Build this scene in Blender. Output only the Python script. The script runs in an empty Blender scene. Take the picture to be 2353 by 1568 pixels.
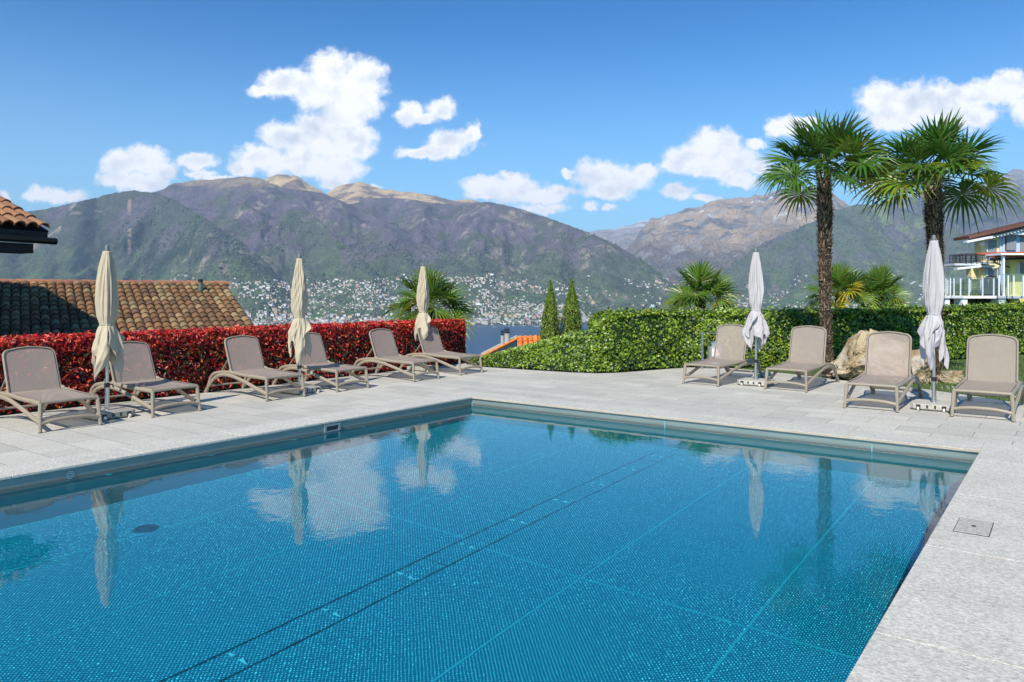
import bpy, bmesh, math, random
import numpy as np
from mathutils import Vector, Matrix, geometry
R = math.radians
sc = bpy.context.scene
COL = sc.collection
# ------------------------------------------------------------------ camera, world, sun, exposure
HC = 1.65
cd = bpy.data.cameras.new("camera"); cam = bpy.data.objects.new("camera", cd); COL.objects.link(cam)
cam.location = (0, 0, HC); cam.rotation_euler = (R(90), 0, 0)
cd.sensor_width = 36; cd.lens = 36 * 1733 / 2353; cd.shift_y = -108 / 2353
cd.clip_start = 0.05; cd.clip_end = 80000
sc.camera = cam
sc.view_settings.view_transform = 'Standard'; sc.view_settings.look = 'None'
sc.view_settings.exposure = 0.63; sc.view_settings.gamma = 1
SUN_EL = 43.0; SUN_AZ = 203.0      # compass-like angle from +Y towards +X
sd = bpy.data.lights.new("sun", 'SUN'); sun = bpy.data.objects.new("sun", sd); COL.objects.link(sun)
sd.energy = 4.25; sd.angle = R(0.5); sd.color = (1.0, 0.915, 0.79)
_s = Vector((math.sin(R(SUN_AZ)) * math.cos(R(SUN_EL)), math.cos(R(SUN_AZ)) * math.cos(R(SUN_EL)), math.sin(R(SUN_EL))))
sun.location = (-3, -20, 20)
sun.rotation_euler = (-_s).to_track_quat('-Z', 'Y').to_euler()
try: sd.cycles.is_caustics_light = True
except Exception: pass
cy = sc.cycles
cy.use_denoising = True
cy.max_bounces = 10; cy.transparent_max_bounces = 24; cy.transmission_bounces = 8; cy.volume_bounces = 0
cy.sample_clamp_indirect = 6

class NT:
    """small helper to write node trees"""
    def __init__(s, nt): s.nt = nt; s.nt.nodes.clear()
    def n(s, typ, ins=None, **kw):
        nd = s.nt.nodes.new(typ)
        for k, v in kw.items(): setattr(nd, k, v)
        for k, v in (ins or {}).items():
            sock = nd.inputs[k]
            if isinstance(v, bpy.types.NodeSocket): s.nt.links.new(v, sock)
            elif isinstance(v, bpy.types.Node): s.nt.links.new(v.outputs[0], sock)
            else: sock.default_value = v
        return nd
    def m(s, op, a, b=0.0, c=0.0, clamp=False):
        return s.n('ShaderNodeMath', {0: a, 1: b, 2: c}, operation=op, use_clamp=clamp).outputs[0]
    def vm(s, op, a, b=(0, 0, 0)):
        nd = s.n('ShaderNodeVectorMath', {0: a, 1: b}, operation=op)
        return nd.outputs[1] if op in ('LENGTH', 'DOT_PRODUCT', 'DISTANCE') else nd.outputs[0]
    def mix(s, f, a, b, typ='RGBA', blend='MIX'):
        nd = s.nt.nodes.new('ShaderNodeMix'); nd.data_type = typ
        if typ == 'RGBA': nd.blend_type = blend
        ids = {'RGBA': (0, 6, 7), 'FLOAT': (0, 2, 3), 'VECTOR': (0, 4, 5)}[typ]
        for i, v in zip(ids, (f, a, b)):
            if isinstance(v, bpy.types.NodeSocket): s.nt.links.new(v, nd.inputs[i])
            else:
                if typ == 'RGBA' and i and len(v) == 3: v = (*v, 1)
                nd.inputs[i].default_value = v
        return nd.outputs[{'RGBA': 2, 'FLOAT': 0, 'VECTOR': 1}[typ]]
    def ss(s, v, lo, hi):
        nd = s.n('ShaderNodeMapRange', {0: v, 1: lo, 2: hi, 3: 0.0, 4: 1.0}, interpolation_type='SMOOTHSTEP'); return nd.outputs[0]
    def noise(s, vec, scale, detail=3, rough=.5):
        return s.n('ShaderNodeTexNoise', {'Vector': vec, 'Scale': scale, 'Detail': detail, 'Roughness': rough}).outputs[0]

def srgb(r, g, b):
    return tuple(((c / 255) / 12.92 if c / 255 <= .04045 else ((c / 255 + .055) / 1.055) ** 2.4) for c in (r, g, b))

# clouds: (x, y, rx, ry) seen from the pool, in view angles (tangent units x 1733 from 1176.5 / 676)
CLOUDS = [(760,160,58,44),(835,178,50,46),(655,190,62,34),(600,208,34,16),(745,212,76,50),(825,225,58,60),(785,268,66,40),(722,292,50,28),
 (655,312,60,36),(735,325,92,48),(825,318,48,34),(600,362,62,32),(680,372,92,36),(765,385,76,34),(555,385,38,20),(810,345,50,22),
 (330,370,58,36),(272,378,40,36),(372,392,42,28),(262,410,44,20),(330,418,76,22),(450,370,46,22),(462,400,44,10),(500,412,40,8),
 (85,448,36,20),(142,452,54,18),(-5,455,28,15),(770,420,36,18),(842,432,40,8),
 (940,262,34,26),(1012,252,36,30),(978,272,36,16),(1040,326,56,28),(1086,310,20,26),(962,354,46,14),(1010,350,56,18),
 (1110,428,52,22),(1180,436,74,34),(1252,452,60,20),(1242,480,52,12),(1292,440,34,14),(1172,402,20,9),(1110,450,40,12),
 (1372,402,56,34),(1432,414,60,34),(1402,438,62,20),(1482,392,32,20),(1306,398,18,8),(1650,326,62,32),(1600,362,74,34),(1682,368,60,38),
 (1552,378,42,22),(1736,330,26,14),(1640,394,64,14),(1556,438,42,17),(1622,457,30,11),(1702,415,42,20),(1742,388,32,18),
 (1808,294,56,26),(1850,280,34,12),(2030,230,62,44),(2092,238,70,48),(2150,234,62,50),(2235,222,62,36),(2322,200,62,42),(2372,250,56,40),
 (2205,268,92,34),(2062,272,84,30),(1356,475,18,11),(1398,478,19,9),(2450,180,80,50)]
w = bpy.data.worlds.new("World"); sc.world = w; w.use_nodes = True
T = NT(w.node_tree)
sky = T.n('ShaderNodeTexSky', sky_type='NISHITA', sun_disc=False, sun_elevation=R(SUN_EL), sun_rotation=R(SUN_AZ), altitude=350.0, air_density=1.0, dust_density=1.0, ozone_density=2.2)
skc = T.n('ShaderNodeHueSaturation', {'Saturation': 1.02, 'Value': 1.0, 'Color': sky.outputs[0]}).outputs[0]
skc = T.n('ShaderNodeGamma', {0: T.mix(1.0, skc, (.033, .084, .1), blend='MULTIPLY'), 1: 1.45}).outputs[0]
elev = T.n('ShaderNodeSeparateXYZ', {0: T.n('ShaderNodeTexCoord').outputs['Generated']}).outputs[2]
skc = T.mix(T.m('MULTIPLY', T.ss(elev, .36, -.02), .66), skc, (.27, .40, .47))
skyb = T.n('ShaderNodeBackground', {0: skc, 1: 1.42})
geo = T.n('ShaderNodeTexCoord').outputs['Generated']
sep = T.n('ShaderNodeSeparateXYZ', {0: geo})
yy = T.m('MAXIMUM', sep.outputs[1], .05)
gx = T.m('DIVIDE', sep.outputs[0], yy); gz = T.m('DIVIDE', sep.outputs[2], yy)
uv = T.n('ShaderNodeCombineXYZ', {0: T.m('MULTIPLY', gx, 1733 / 100), 1: T.m('MULTIPLY', gz, 1733 / 100)}).outputs[0]
wn = T.n('ShaderNodeTexNoise', {'Vector': uv, 'Scale': 3.2, 'Detail': 5, 'Roughness': .6})
warp = T.vm('MULTIPLY', T.vm('SUBTRACT', wn.outputs[1], (.5, .5, .5)), (.42, .34, 0))
uvw = T.vm('ADD', uv, warp)
dens = None; low = None
for (cx, cyy, rx, ry) in CLOUDS:
    p = ((cx - 1176.5) / 100, (676 - cyy) / 100, 0)
    d = T.vm('LENGTH', T.vm('MULTIPLY', T.vm('SUBTRACT', uvw, p), (100 / rx, 100 / ry, 0)))
    dens = d if dens is None else T.n('ShaderNodeMath', {0: dens, 1: d, 2: .35}, operation='SMOOTH_MIN').outputs[0]
fine = T.noise(uv, 2.4, 9, .62)
sh1 = T.noise(uvw, 1.5, 5, .52); fine2 = T.noise(T.vm('ADD', uvw, (-.10, .30, 0)), 1.5, 5, .52)
big = T.noise(uv, .9, 3, .5)
dn = T.m('ADD', T.m('SUBTRACT', 1.0, dens), T.m('MULTIPLY', T.m('SUBTRACT', fine, .5), 1.45))
mask = T.ss(dn, -.27, .38)
mask = T.m('MULTIPLY', mask, T.ss(sep.outputs[1], .1, .3))
lit = T.m('ADD', T.m('MULTIPLY', T.m('SUBTRACT', sh1, fine2), 2.4), T.m('MULTIPLY', T.m('SUBTRACT', big, .5), -1.1))
lit = T.m('ADD', lit, T.m('SUBTRACT', 1.0, T.m('MULTIPLY', T.ss(dn, .2, .9), .30)), clamp=True)
ccol = T.mix(lit, (.56, .62, .72), (.98, .98, .985))  # bright and grey sides of the clouds are shaded into their colour
clb = T.n('ShaderNodeBackground', {0: ccol, 1: .80})
mx = T.n('ShaderNodeMixShader', {0: mask, 1: skyb, 2: clb})
T.n('ShaderNodeOutputWorld', {0: mx})

# ------------------------------------------------------------------ frame of the pool and helpers
C0 = Vector((-.64, 12.10)); A = Vector((.596, .803)); B = Vector((.803, -.596))
def F(s, t, z=0.0): return Vector((C0.x + s * B.x + t * A.x, C0.y + s * B.y + t * A.y, z))
def px(x, y, Y): return Vector(((x - 1176.5) / 1733 * Y, Y, HC + (676 - y) / 1733 * Y))   # a point at depth Y metres
YAW = math.atan2(B.y, B.x)
YAW_R = math.atan2(-A.x, A.y)        # local +y -> away from camera
YAW_L = math.atan2(B.x, -B.y)        # local +y -> -B

def link(o, parent=None):
    COL.objects.link(o)
    if parent is not None: o.parent = parent
    return o
def tag(o, label=None, cat=None, group=None, kind=None):
    if label: o['label'] = label
    if cat: o['category'] = cat
    if group: o['group'] = group
    if kind: o['kind'] = kind
    return o
def empty(name, loc=(0, 0, 0), rz=0, label=None, cat=None, group=None):
    o = bpy.data.objects.new(name, None); COL.objects.link(o); o.location = loc; o.rotation_euler = (0, 0, rz)
    o.empty_display_size = .1
    return tag(o, label, cat, group)

class MB:
    def __init__(s): s.v = []; s.f = []; s.mi = []; s.col = []; s.cur = 0; s.c = None
    def add(s, vs, fs, smooth=None):
        b = len(s.v); s.v += [tuple(v) for v in vs]; s.f += [tuple(i + b for i in f) for f in fs]
        s.mi += [s.cur] * len(fs); s.col += [s.c or (1, 1, 1)] * len(vs)
    def box(s, c, d, rz=0, m=None):
        x, y, z = d[0] / 2, d[1] / 2, d[2] / 2
        vs = [Vector(p) for p in ((-x,-y,-z),(x,-y,-z),(x,y,-z),(-x,y,-z),(-x,-y,z),(x,-y,z),(x,y,z),(-x,y,z))]
        M = m or Matrix.Rotation(rz, 3, 'Z')
        s.add([M @ v + Vector(c) for v in vs], [(0,3,2,1),(4,5,6,7),(0,1,5,4),(1,2,6,5),(2,3,7,6),(3,0,4,7)])
    def tube(s, pts, r, n=10, cap=True, sx=1.0):
        pts = [Vector(p) for p in pts]; k = len(pts)
        rs = r if isinstance(r, (list, tuple)) else [r] * k
        up = Vector((0, 0, 1)); vs = []; prev = None
        for i, p in enumerate(pts):
            d = (pts[min(i + 1, k - 1)] - pts[max(i - 1, 0)]).normalized()
            if prev is None:
                a = d.cross(up)
                if a.length < 1e-3: a = d.cross(Vector((0, 1, 0)))
                a.normalize()
            else:
                a = (prev - d * prev.dot(d)).normalized()
            prev = a; b = d.cross(a)
            for j in range(n):
                q = 2 * math.pi * j / n
                vs.append(p + a * math.cos(q) * rs[i] * sx + b * math.sin(q) * rs[i])
        fs = [(i*n+j, i*n+(j+1)%n, (i+1)*n+(j+1)%n, (i+1)*n+j) for i in range(k-1) for j in range(n)]
        if cap: fs += [tuple(range(n-1, -1, -1)), tuple(range((k-1)*n, k*n))]
        s.add(vs, fs)
    def lathe(s, prof, c=(0, 0, 0), n=24, cap=True):
        vs = []; k = len(prof)
        for r, z in prof:
            for j in range(n):
                q = 2 * math.pi * j / n; vs.append((c[0] + r*math.cos(q), c[1] + r*math.sin(q), c[2] + z))
        fs = [(i*n+j, i*n+(j+1)%n, (i+1)*n+(j+1)%n, (i+1)*n+j) for i in range(k-1) for j in range(n)]
        if cap: fs += [tuple(range(n-1, -1, -1)), tuple(range((k-1)*n, k*n))]
        s.add(vs, fs)
    def prism(s, poly, z0, z1):
        n = len(poly); vs = [(p[0], p[1], z0) for p in poly] + [(p[0], p[1], z1) for p in poly]
        s.add(vs, [tuple(range(n-1, -1, -1)), tuple(range(n, 2*n))] + [(i, (i+1) % n, n+(i+1) % n, n+i) for i in range(n)])
    def quad(s, a, b, c, d): s.add([a, b, c, d], [(0, 1, 2, 3)])
    def build(s, name, mats, parent=None, smooth=False, bevel=0, angle=35, loc=None, sub=0):
        me = bpy.data.meshes.new(name); me.from_pydata(s.v, [], s.f)
        for m in (mats if isinstance(mats, (list, tuple)) else [mats]): me.materials.append(m)
        if len(set(s.mi)) > 1: me.polygons.foreach_set('material_index', s.mi)
        if any(c != (1, 1, 1) for c in s.col):
            ca = me.color_attributes.new('Col', 'FLOAT_COLOR', 'POINT')
            ca.data.foreach_set('color', np.hstack([np.array(s.col, dtype=np.float32), np.ones((len(s.v), 1), np.float32)]).ravel())
        if smooth:
            me.shade_smooth()
            if angle < 180: 
                try: me.set_sharp_from_angle(angle=R(angle))
                except Exception: pass
        me.update()
        o = bpy.data.objects.new(name, me); link(o, parent)
        if loc: o.location = loc
        if bevel:
            b = o.modifiers.new('bevel', 'BEVEL'); b.width = bevel; b.segments = 2; b.limit_method = 'ANGLE'
        if sub:
            b = o.modifiers.new('sub', 'SUBSURF'); b.levels = sub; b.render_levels = sub
        return o
def np_mesh(name, V, Fc, mat, parent=None, cols=None, smooth=False):
    """V (n,3), Fc (m,k) int, quick mesh from arrays"""
    me = bpy.data.meshes.new(name); V = np.asarray(V, np.float32); Fc = np.asarray(Fc, np.int32)
    k = Fc.shape[1]
    me.vertices.add(len(V)); me.vertices.foreach_set('co', V.ravel())
    me.loops.add(Fc.size); me.loops.foreach_set('vertex_index', Fc.ravel())
    me.polygons.add(len(Fc)); me.polygons.foreach_set('loop_start', np.arange(0, Fc.size, k, dtype=np.int32))
    me.update(calc_edges=True); me.validate()
    if smooth: me.shade_smooth()
    if cols is not None:
        ca = me.color_attributes.new('Col', 'FLOAT_COLOR', 'POINT')
        ca.data.foreach_set('color', np.hstack([np.asarray(cols, np.float32), np.ones((len(V), 1), np.float32)]).ravel())
    for m in (mat if isinstance(mat, (list, tuple)) else [mat]): me.materials.append(m)
    o = bpy.data.objects.new(name, me); return link(o, parent)
def copy_tree(o, parent=None):
    c = o.copy(); COL.objects.link(c)
    if parent is not None: c.parent = parent
    for ch in list(o.children): copy_tree(ch, c)
    return c
def arc(pts, n=6):
    """Catmull-Rom through points"""
    P = [Vector(p) for p in pts]; P = [P[0]*2-P[1]] + P + [P[-1]*2-P[-2]]; out = []
    for i in range(1, len(P)-2):
        for k in range(n):
            t = k/n; a, b, c, d = P[i-1], P[i], P[i+1], P[i+2]
            out.append(.5*((2*b)+(c-a)*t+(2*a-5*b+4*c-d)*t*t+(3*b-a-3*c+d)*t**3))
    out.append(P[-2]); return out

# ------------------------------------------------------------------ materials
M = {}
def mat(name, col, rough=.6, metal=0, var=0, vscale=8, bump=0, bscale=60, spec=.5, attr=False, coat=0, trans=0, alpha=1, sheen=0):
    m = bpy.data.materials.new(name); m.use_nodes = True; t = NT(m.node_tree)
    co = t.n('ShaderNodeTexCoord').outputs['Object']
    c = (*col, 1) if len(col) == 3 else col
    if attr:
        ca = t.n('ShaderNodeAttribute', attribute_name='Col').outputs[0]
        c = t.mix(1.0, ca, c, blend='MULTIPLY')
    if var:
        nz = t.noise(co, vscale, 4, .6)
        f = t.m('ADD', t.m('MULTIPLY', t.m('SUBTRACT', nz, .5), 2 * var), 1.0)
        g = t.n('ShaderNodeCombineXYZ', {0: f, 1: f, 2: f}).outputs[0]
        c = t.mix(1.0, c, g, blend='MULTIPLY')
    ins = {'Base Color': c, 'Roughness': rough, 'Metallic': metal, 'Specular IOR Level': spec, 'Coat Weight': coat, 'Alpha': alpha}
    b = t.n('ShaderNodeBsdfPrincipled', ins)
    if bump:
        bp = t.n('ShaderNodeBump', {'Strength': bump, 'Distance': .01, 'Height': t.noise(co, bscale, 3, .6)})
        t.nt.links.new(bp.outputs[0], b.inputs['Normal'])
    out = b
    if trans:
        tr = t.n('ShaderNodeBsdfTranslucent', {0: c})
        out = t.n('ShaderNodeMixShader', {0: trans, 1: b, 2: tr})
    t.n('ShaderNodeOutputMaterial', {0: out}); M[name] = m
    return m
mat('plastic', srgb(146, 134, 117), .42, var=.05, vscale=12, bump=.04, bscale=300)
mat('piping', (.03, .035, .045), .5)
mat('steel', (.62, .63, .64), .28, metal=1, var=.08)
mat('brushed_steel', (.55, .56, .57), .42, metal=.75, var=.06)
mat('dark_plastic', (.02, .02, .022), .4)
mat('wheel_white', (.62, .6, .55), .5)
mat('cap_grey', (.12, .135, .14), .45)
mat('cloth_beige', srgb(198, 184, 160), .9, var=.05, vscale=5, trans=.22, bump=.15, bscale=500, spec=.15)
mat('cloth_grey', srgb(196, 191, 192), .9, var=.05, vscale=5, trans=.22, bump=.15, bscale=500, spec=.15)
mat('trunk_fibre', (1, 1, 1), .95, attr=True, spec=.1)
mat('foliage', (1, 1, 1), .42, attr=True, trans=.30, spec=.5)
mat('foliage_gloss', (1, 1, 1), .40, attr=True, trans=.18, spec=.55)
mat('palm_leaf', (1, 1, 1), .36, attr=True, trans=.42, spec=.5)
mat('twig', (.05, .035, .022), .9, var=.3)
mat('core_dark', (.02, .022, .010), 1, var=.3)
mat('soil', (.10, .075, .05), 1, var=.3, bump=.6, bscale=40)
mat('tile_attr', (1, 1, 1), .85, attr=True, var=.35, vscale=14, bump=.4, bscale=60, spec=.2)
mat('mortar', (.40, .34, .26), .95, var=.3, vscale=6)
mat('dark_wood', (.012, .011, .011), .7, var=.2)
mat('gutter', (.03, .035, .03), .3, metal=.7)
mat('copper_green', (.10, .16, .13), .6, metal=.2, var=.3)
mat('wall_white', (.70, .68, .64), .9, var=.06, vscale=2)
mat('wall_grey', (.50, .52, .55), .9, var=.05)
mat('wall_yellow', srgb(228, 206, 150), .9, var=.05, vscale=.6)
mat('wall_lime', srgb(200, 198, 118), .9, var=.08, vscale=3, bump=.3, bscale=8)
mat('wall_lilac', srgb(176, 190, 222), .9, var=.04)
mat('white_paint', (.75, .76, .77), .5, var=.04)
mat('rail_dark', (.05, .04, .045), .4, metal=.3)
mat('blind', (.22, .23, .25), .6, var=.1)
mat('window_glass', (.03, .045, .05), .05, spec=.8)
mat('pane_glass', (.20, .30, .29), .03, alpha=.16, spec=.9)
mat('cover_black', (.015, .016, .018), .35, bump=.5, bscale=8)
mat('concrete', (.33, .33, .33), .9, var=.2, vscale=10)
mat('boat_white', (.8, .8, .8), .4)
mat('far_wall', (1, 1, 1), .9, attr=True)
mat('far_roof', (1, 1, 1), .9, attr=True)
mat('petal', (.85, .85, .82), .8)
mat('sticker', (.85, .84, .82), .5)
mat('sign_red', srgb(226, 168, 150), .5)
mat('sign_black', (.02, .02, .02), .5)
mat('joint_dark', (.03, .032, .034), .9)
mat('rubber', (.01, .01, .01), .8)

def m_sling():
    m = bpy.data.materials.new('sling_fabric'); m.use_nodes = True; t = NT(m.node_tree)
    co = t.n('ShaderNodeTexCoord').outputs['Object']
    wv = t.noise(t.vm('MULTIPLY', co, (240, 22, 240)), 1, 2, .5); wv2 = t.noise(co, 3, 3, .6)
    f = t.m('ADD', t.m('MULTIPLY', wv, .2), t.m('MULTIPLY', wv2, .22)); f = t.m('ADD', f, .8)
    c = t.mix(1.0, (*srgb(170, 155, 145), 1), t.n('ShaderNodeCombineXYZ', {0: f, 1: f, 2: f}).outputs[0], blend='MULTIPLY')
    d = t.n('ShaderNodeBsdfPrincipled', {'Base Color': c, 'Roughness': .75, 'Specular IOR Level': .25})
    tl = t.n('ShaderNodeBsdfTranslucent', {0: c}); a = t.n('ShaderNodeMixShader', {0: .18, 1: d, 2: tl})
    tr = t.n('ShaderNodeBsdfTransparent'); b = t.n('ShaderNodeMixShader', {0: .23, 1: a, 2: tr})
    t.n('ShaderNodeOutputMaterial', {0: b}); M['sling'] = m
m_sling()

def frame_coords(t):
    """world position expressed in the pool's own axes (s, t, z)"""
    g = t.n('ShaderNodeNewGeometry').outputs['Position']
    g = t.vm('SUBTRACT', g, (C0.x, C0.y, 0))
    return t.n('ShaderNodeCombineXYZ', {0: t.vm('DOT_PRODUCT', g, (B.x, B.y, 0)), 1: t.vm('DOT_PRODUCT', g, (A.x, A.y, 0)), 2: t.n('ShaderNodeSeparateXYZ', {0: g}).outputs[2]}).outputs[0]

def granite(name, slab=None, tone=1.0, stain=1.0):
    m = bpy.data.materials.new(name); m.use_nodes = True; t = NT(m.node_tree)
    p = frame_coords(t)
    sp1 = t.noise(t.vm('MULTIPLY', p, (.5, 1.0, 1)), 130, 3, .8)
    sp2 = t.noise(t.vm('MULTIPLY', p, (.5, 1, 1)), 75, 4, .85)
    big = t.noise(p, 1.7, 4, .6); mid = t.noise(p, 7, 3, .6)
    c = t.mix(t.ss(sp2, .34, .66), (.33, .33, .335), (.63, .625, .61))
    c = t.mix(t.m('MULTIPLY', t.ss(sp1, .57, .68), .80), c, (.12, .12, .13))
    c = t.mix(t.m('MULTIPLY', t.ss(sp1, .44, .34), .5), c, (.78, .77, .75))
    k = t.m('ADD', t.m('MULTIPLY', big, .36 * stain), t.m('ADD', t.m('MULTIPLY', mid, .16), (.985 - .26 * stain) * tone))
    c = t.mix(1.0, c, t.n('ShaderNodeCombineXYZ', {0: k, 1: t.m('MULTIPLY', k, .965), 2: t.m('MULTIPLY', k, .87)}).outputs[0], blend='MULTIPLY')
    st = t.m('MULTIPLY', t.ss(t.noise(t.vm('ADD', p, (31, 7, 0)), 1.1, 4, .65), .58, .72), .18 * stain)
    c = t.mix(st, c, (.36, .30, .22))
    h = t.m('ADD', t.m('MULTIPLY', sp2, .3), t.m('MULTIPLY', sp1, .25))
    if slab:
        w_, h_, off = slab
        bt = t.n('ShaderNodeTexBrick', {'Vector': p, 'Scale': 1.0, 'Mortar Size': .0035, 'Mortar Smooth': .3, 'Bias': 0.0, 'Brick Width': w_, 'Row Height': h_,
                 'Color1': (0.87, .87, .875, 1), 'Color2': (1.07, 1.06, 1.05, 1), 'Mortar': (.25, .24, .22, 1)}, offset=off, offset_frequency=2)
        c = t.mix(1.0, c, bt.outputs[0], blend='MULTIPLY')
        h = t.m('SUBTRACT', h, t.m('MULTIPLY', bt.outputs[1], 1.4))
    bp = t.n('ShaderNodeBump', {'Strength': .4, 'Distance': .003, 'Height': h})
    b = t.n('ShaderNodeBsdfPrincipled', {'Base Color': c, 'Roughness': .78, 'Specular IOR Level': .3, 'Normal': bp.outputs[0]})
    t.n('ShaderNodeOutputMaterial', {0: b}); M[name] = m
granite('granite_deck', (.80, .40, .5), .98)
granite('granite_coping', None, 1.0)
granite('granite_cover', None, .72, .5)
granite('granite_base', None, .85, 1.0); granite('granite_base_old', None, .50, 2.0)

def m_poolfloor():
    m = bpy.data.materials.new('studded_steel'); m.use_nodes = True; t = NT(m.node_tree)
    p = frame_coords(t); P = .032
    def dots(off):
        q = t.vm('FRACTION', t.vm('ADD', t.vm('MULTIPLY', p, (1 / P, 1 / P, 0)), off))
        q = t.vm('SUBTRACT', q, (.5, .5, 0)); q = t.vm('MULTIPLY', q, (1, .62, 0))
        return t.vm('LENGTH', q)
    d = t.m('MINIMUM', dots((50, 50, 0)), dots((50.5, 50.5, 0)))
    s = t.ss(d, .135, .075)
    rnd = t.noise(p, 26, 2, .9); br = t.ss(rnd, .20, .80)
    big = t.noise(p, 1.2, 3, .6)
    base = t.mix(big, (.024, .150, .225), (.036, .185, .270))
    c = t.mix(t.m('MULTIPLY', s, t.m('ADD', .35, t.m('MULTIPLY', br, .65))), base, (1.1, 1.4, 1.35))  # sun glints on the studs painted in as pale dots
    b = t.n('ShaderNodeBsdfPrincipled', {'Base Color': c, 'Roughness': .45, 'Specular IOR Level': .4})
    t.n('ShaderNodeOutputMaterial', {0: b}); M['studded'] = m
m_poolfloor()
def m_poolwall():
    m = bpy.data.materials.new('pool_wall_steel'); m.use_nodes = True; t = NT(m.node_tree)
    p = frame_coords(t); z = t.n('ShaderNodeSeparateXYZ', {0: p}).outputs[2]
    st = t.noise(t.vm('MULTIPLY', p, (1, 1, .12)), 22, 4, .7)
    big = t.noise(p, 1.4, 3, .6)
    # lime and dirt line just above the water
    band = t.m('MULTIPLY', t.ss(z, -.080, -.132), t.m('ADD', .45, t.m('MULTIPLY', st, .75)))
    c = t.mix(big, (.19, .235, .22), (.27, .32, .30))
    c = t.mix(t.m('MULTIPLY', band, .9), c, (.075, .075, .06))
    c = t.mix(t.m('MULTIPLY', t.ss(z, -.130, -.137), t.ss(st, .45, .6)), c, (.26, .26, .23))
    uw = t.ss(z, -.136, -.142)
    c = t.mix(uw, c, (.12, .24, .25))
    b = t.n('ShaderNodeBsdfPrincipled', {'Base Color': c, 'Metallic': t.m('SUBTRACT', .35, t.m('MULTIPLY', uw, .35)), 'Roughness': t.m('ADD', .32, t.m('MULTIPLY', st, .2))})
    t.n('ShaderNodeOutputMaterial', {0: b}); M['pool_wall'] = m
m_poolwall()
mat('weld_steel', (.15, .43, .50), .6)
mat('frame_steel', (.30, .36, .37), .35, metal=.5)
mat('groove_dark', (.02, .045, .055), .7)
mat('grate_steel', (.25, .45, .5), .4, metal=.3)
def m_water():
    m = bpy.data.materials.new('pool_water'); m.use_nodes = True; t = NT(m.node_tree)
    p = frame_coords(t)
    n1 = t.noise(t.vm('MULTIPLY', p, (1, 1, 0)), 5.0, 3, .55); n2 = t.noise(t.vm('MULTIPLY', p, (1, 1, 0)), 22, 2, .5)
    reg = t.ss(t.noise(t.vm('ADD', p, (5, 3, 0)), .5, 2, .5), .42, .62)
    h = t.m('ADD', t.m('MULTIPLY', n1, .55), t.m('MULTIPLY', t.m('MULTIPLY', n2, .14), reg))
    bp = t.n('ShaderNodeBump', {'Strength': 1.0, 'Distance': .0019, 'Height': h}).outputs[0]
    fr = t.n('ShaderNodeFresnel', {'IOR': 1.333, 'Normal': bp}).outputs[0]
    gl = t.n('ShaderNodeBsdfGlossy', {'Color': (1, 1, 1, 1), 'Roughness': 0.0, 'Normal': bp})
    rf = t.n('ShaderNodeBsdfRefraction', {'Color': (.24, .87, .98, 1), 'Roughness': 0.0, 'IOR': 1.333, 'Normal': bp})
    t.n('ShaderNodeOutputMaterial', {0: t.n('ShaderNodeMixShader', {0: fr, 1: rf, 2: gl})}); M['water'] = m
m_water()
def m_lake():
    m = bpy.data.materials.new('lake_water'); m.use_nodes = True; t = NT(m.node_tree)
    g = t.n('ShaderNodeNewGeometry').outputs['Position']
    n1 = t.noise(t.vm('MULTIPLY', g, (1, .25, 1)), .004, 5, .6)
    c = t.mix(n1, (.016, .058, .115), (.026, .080, .148))
    bp = t.n('ShaderNodeBump', {'Strength': .5, 'Distance': .4, 'Height': t.noise(g, .25, 3, .6)})
    b = t.n('ShaderNodeBsdfPrincipled', {'Base Color': c, 'Roughness': .32, 'IOR': 1.33, 'Specular IOR Level': .35, 'Normal': bp.outputs[0]})
    t.n('ShaderNodeOutputMaterial', {0: b}); M['lake'] = m
m_lake()
def m_terrain():
    m = bpy.data.materials.new('mountain_cover'); m.use_nodes = True; t = NT(m.node_tree)
    g = t.n('ShaderNodeNewGeometry').outputs['Position']
    ca = t.n('ShaderNodeAttribute', attribute_name='Col').outputs[0]
    n1 = t.noise(g, .050, 4, .9); n2 = t.noise(g, .010, 4, .65)
    f = t.m('ADD', t.m('MULTIPLY', n1, 4.2), t.m('ADD', t.m('MULTIPLY', n2, 1.2), -1.70), clamp=False); f = t.m('MAXIMUM', f, .12)
    c = t.mix(1.0, ca, t.n('ShaderNodeCombineXYZ', {0: f, 1: f, 2: f}).outputs[0], blend='MULTIPLY')
    hsum = t.m('ADD', t.m('MULTIPLY', n1, 16.0), t.m('MULTIPLY', n2, 34.0))
    bp = t.n('ShaderNodeBump', {'Strength': .8, 'Distance': 1.0, 'Height': hsum})
    b = t.n('ShaderNodeBsdfPrincipled', {'Base Color': c, 'Roughness': 1, 'Specular IOR Level': 0.05, 'Normal': bp.outputs[0]})
    t.n('ShaderNodeOutputMaterial', {0: b}); M['terrain'] = m
m_terrain()
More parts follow.
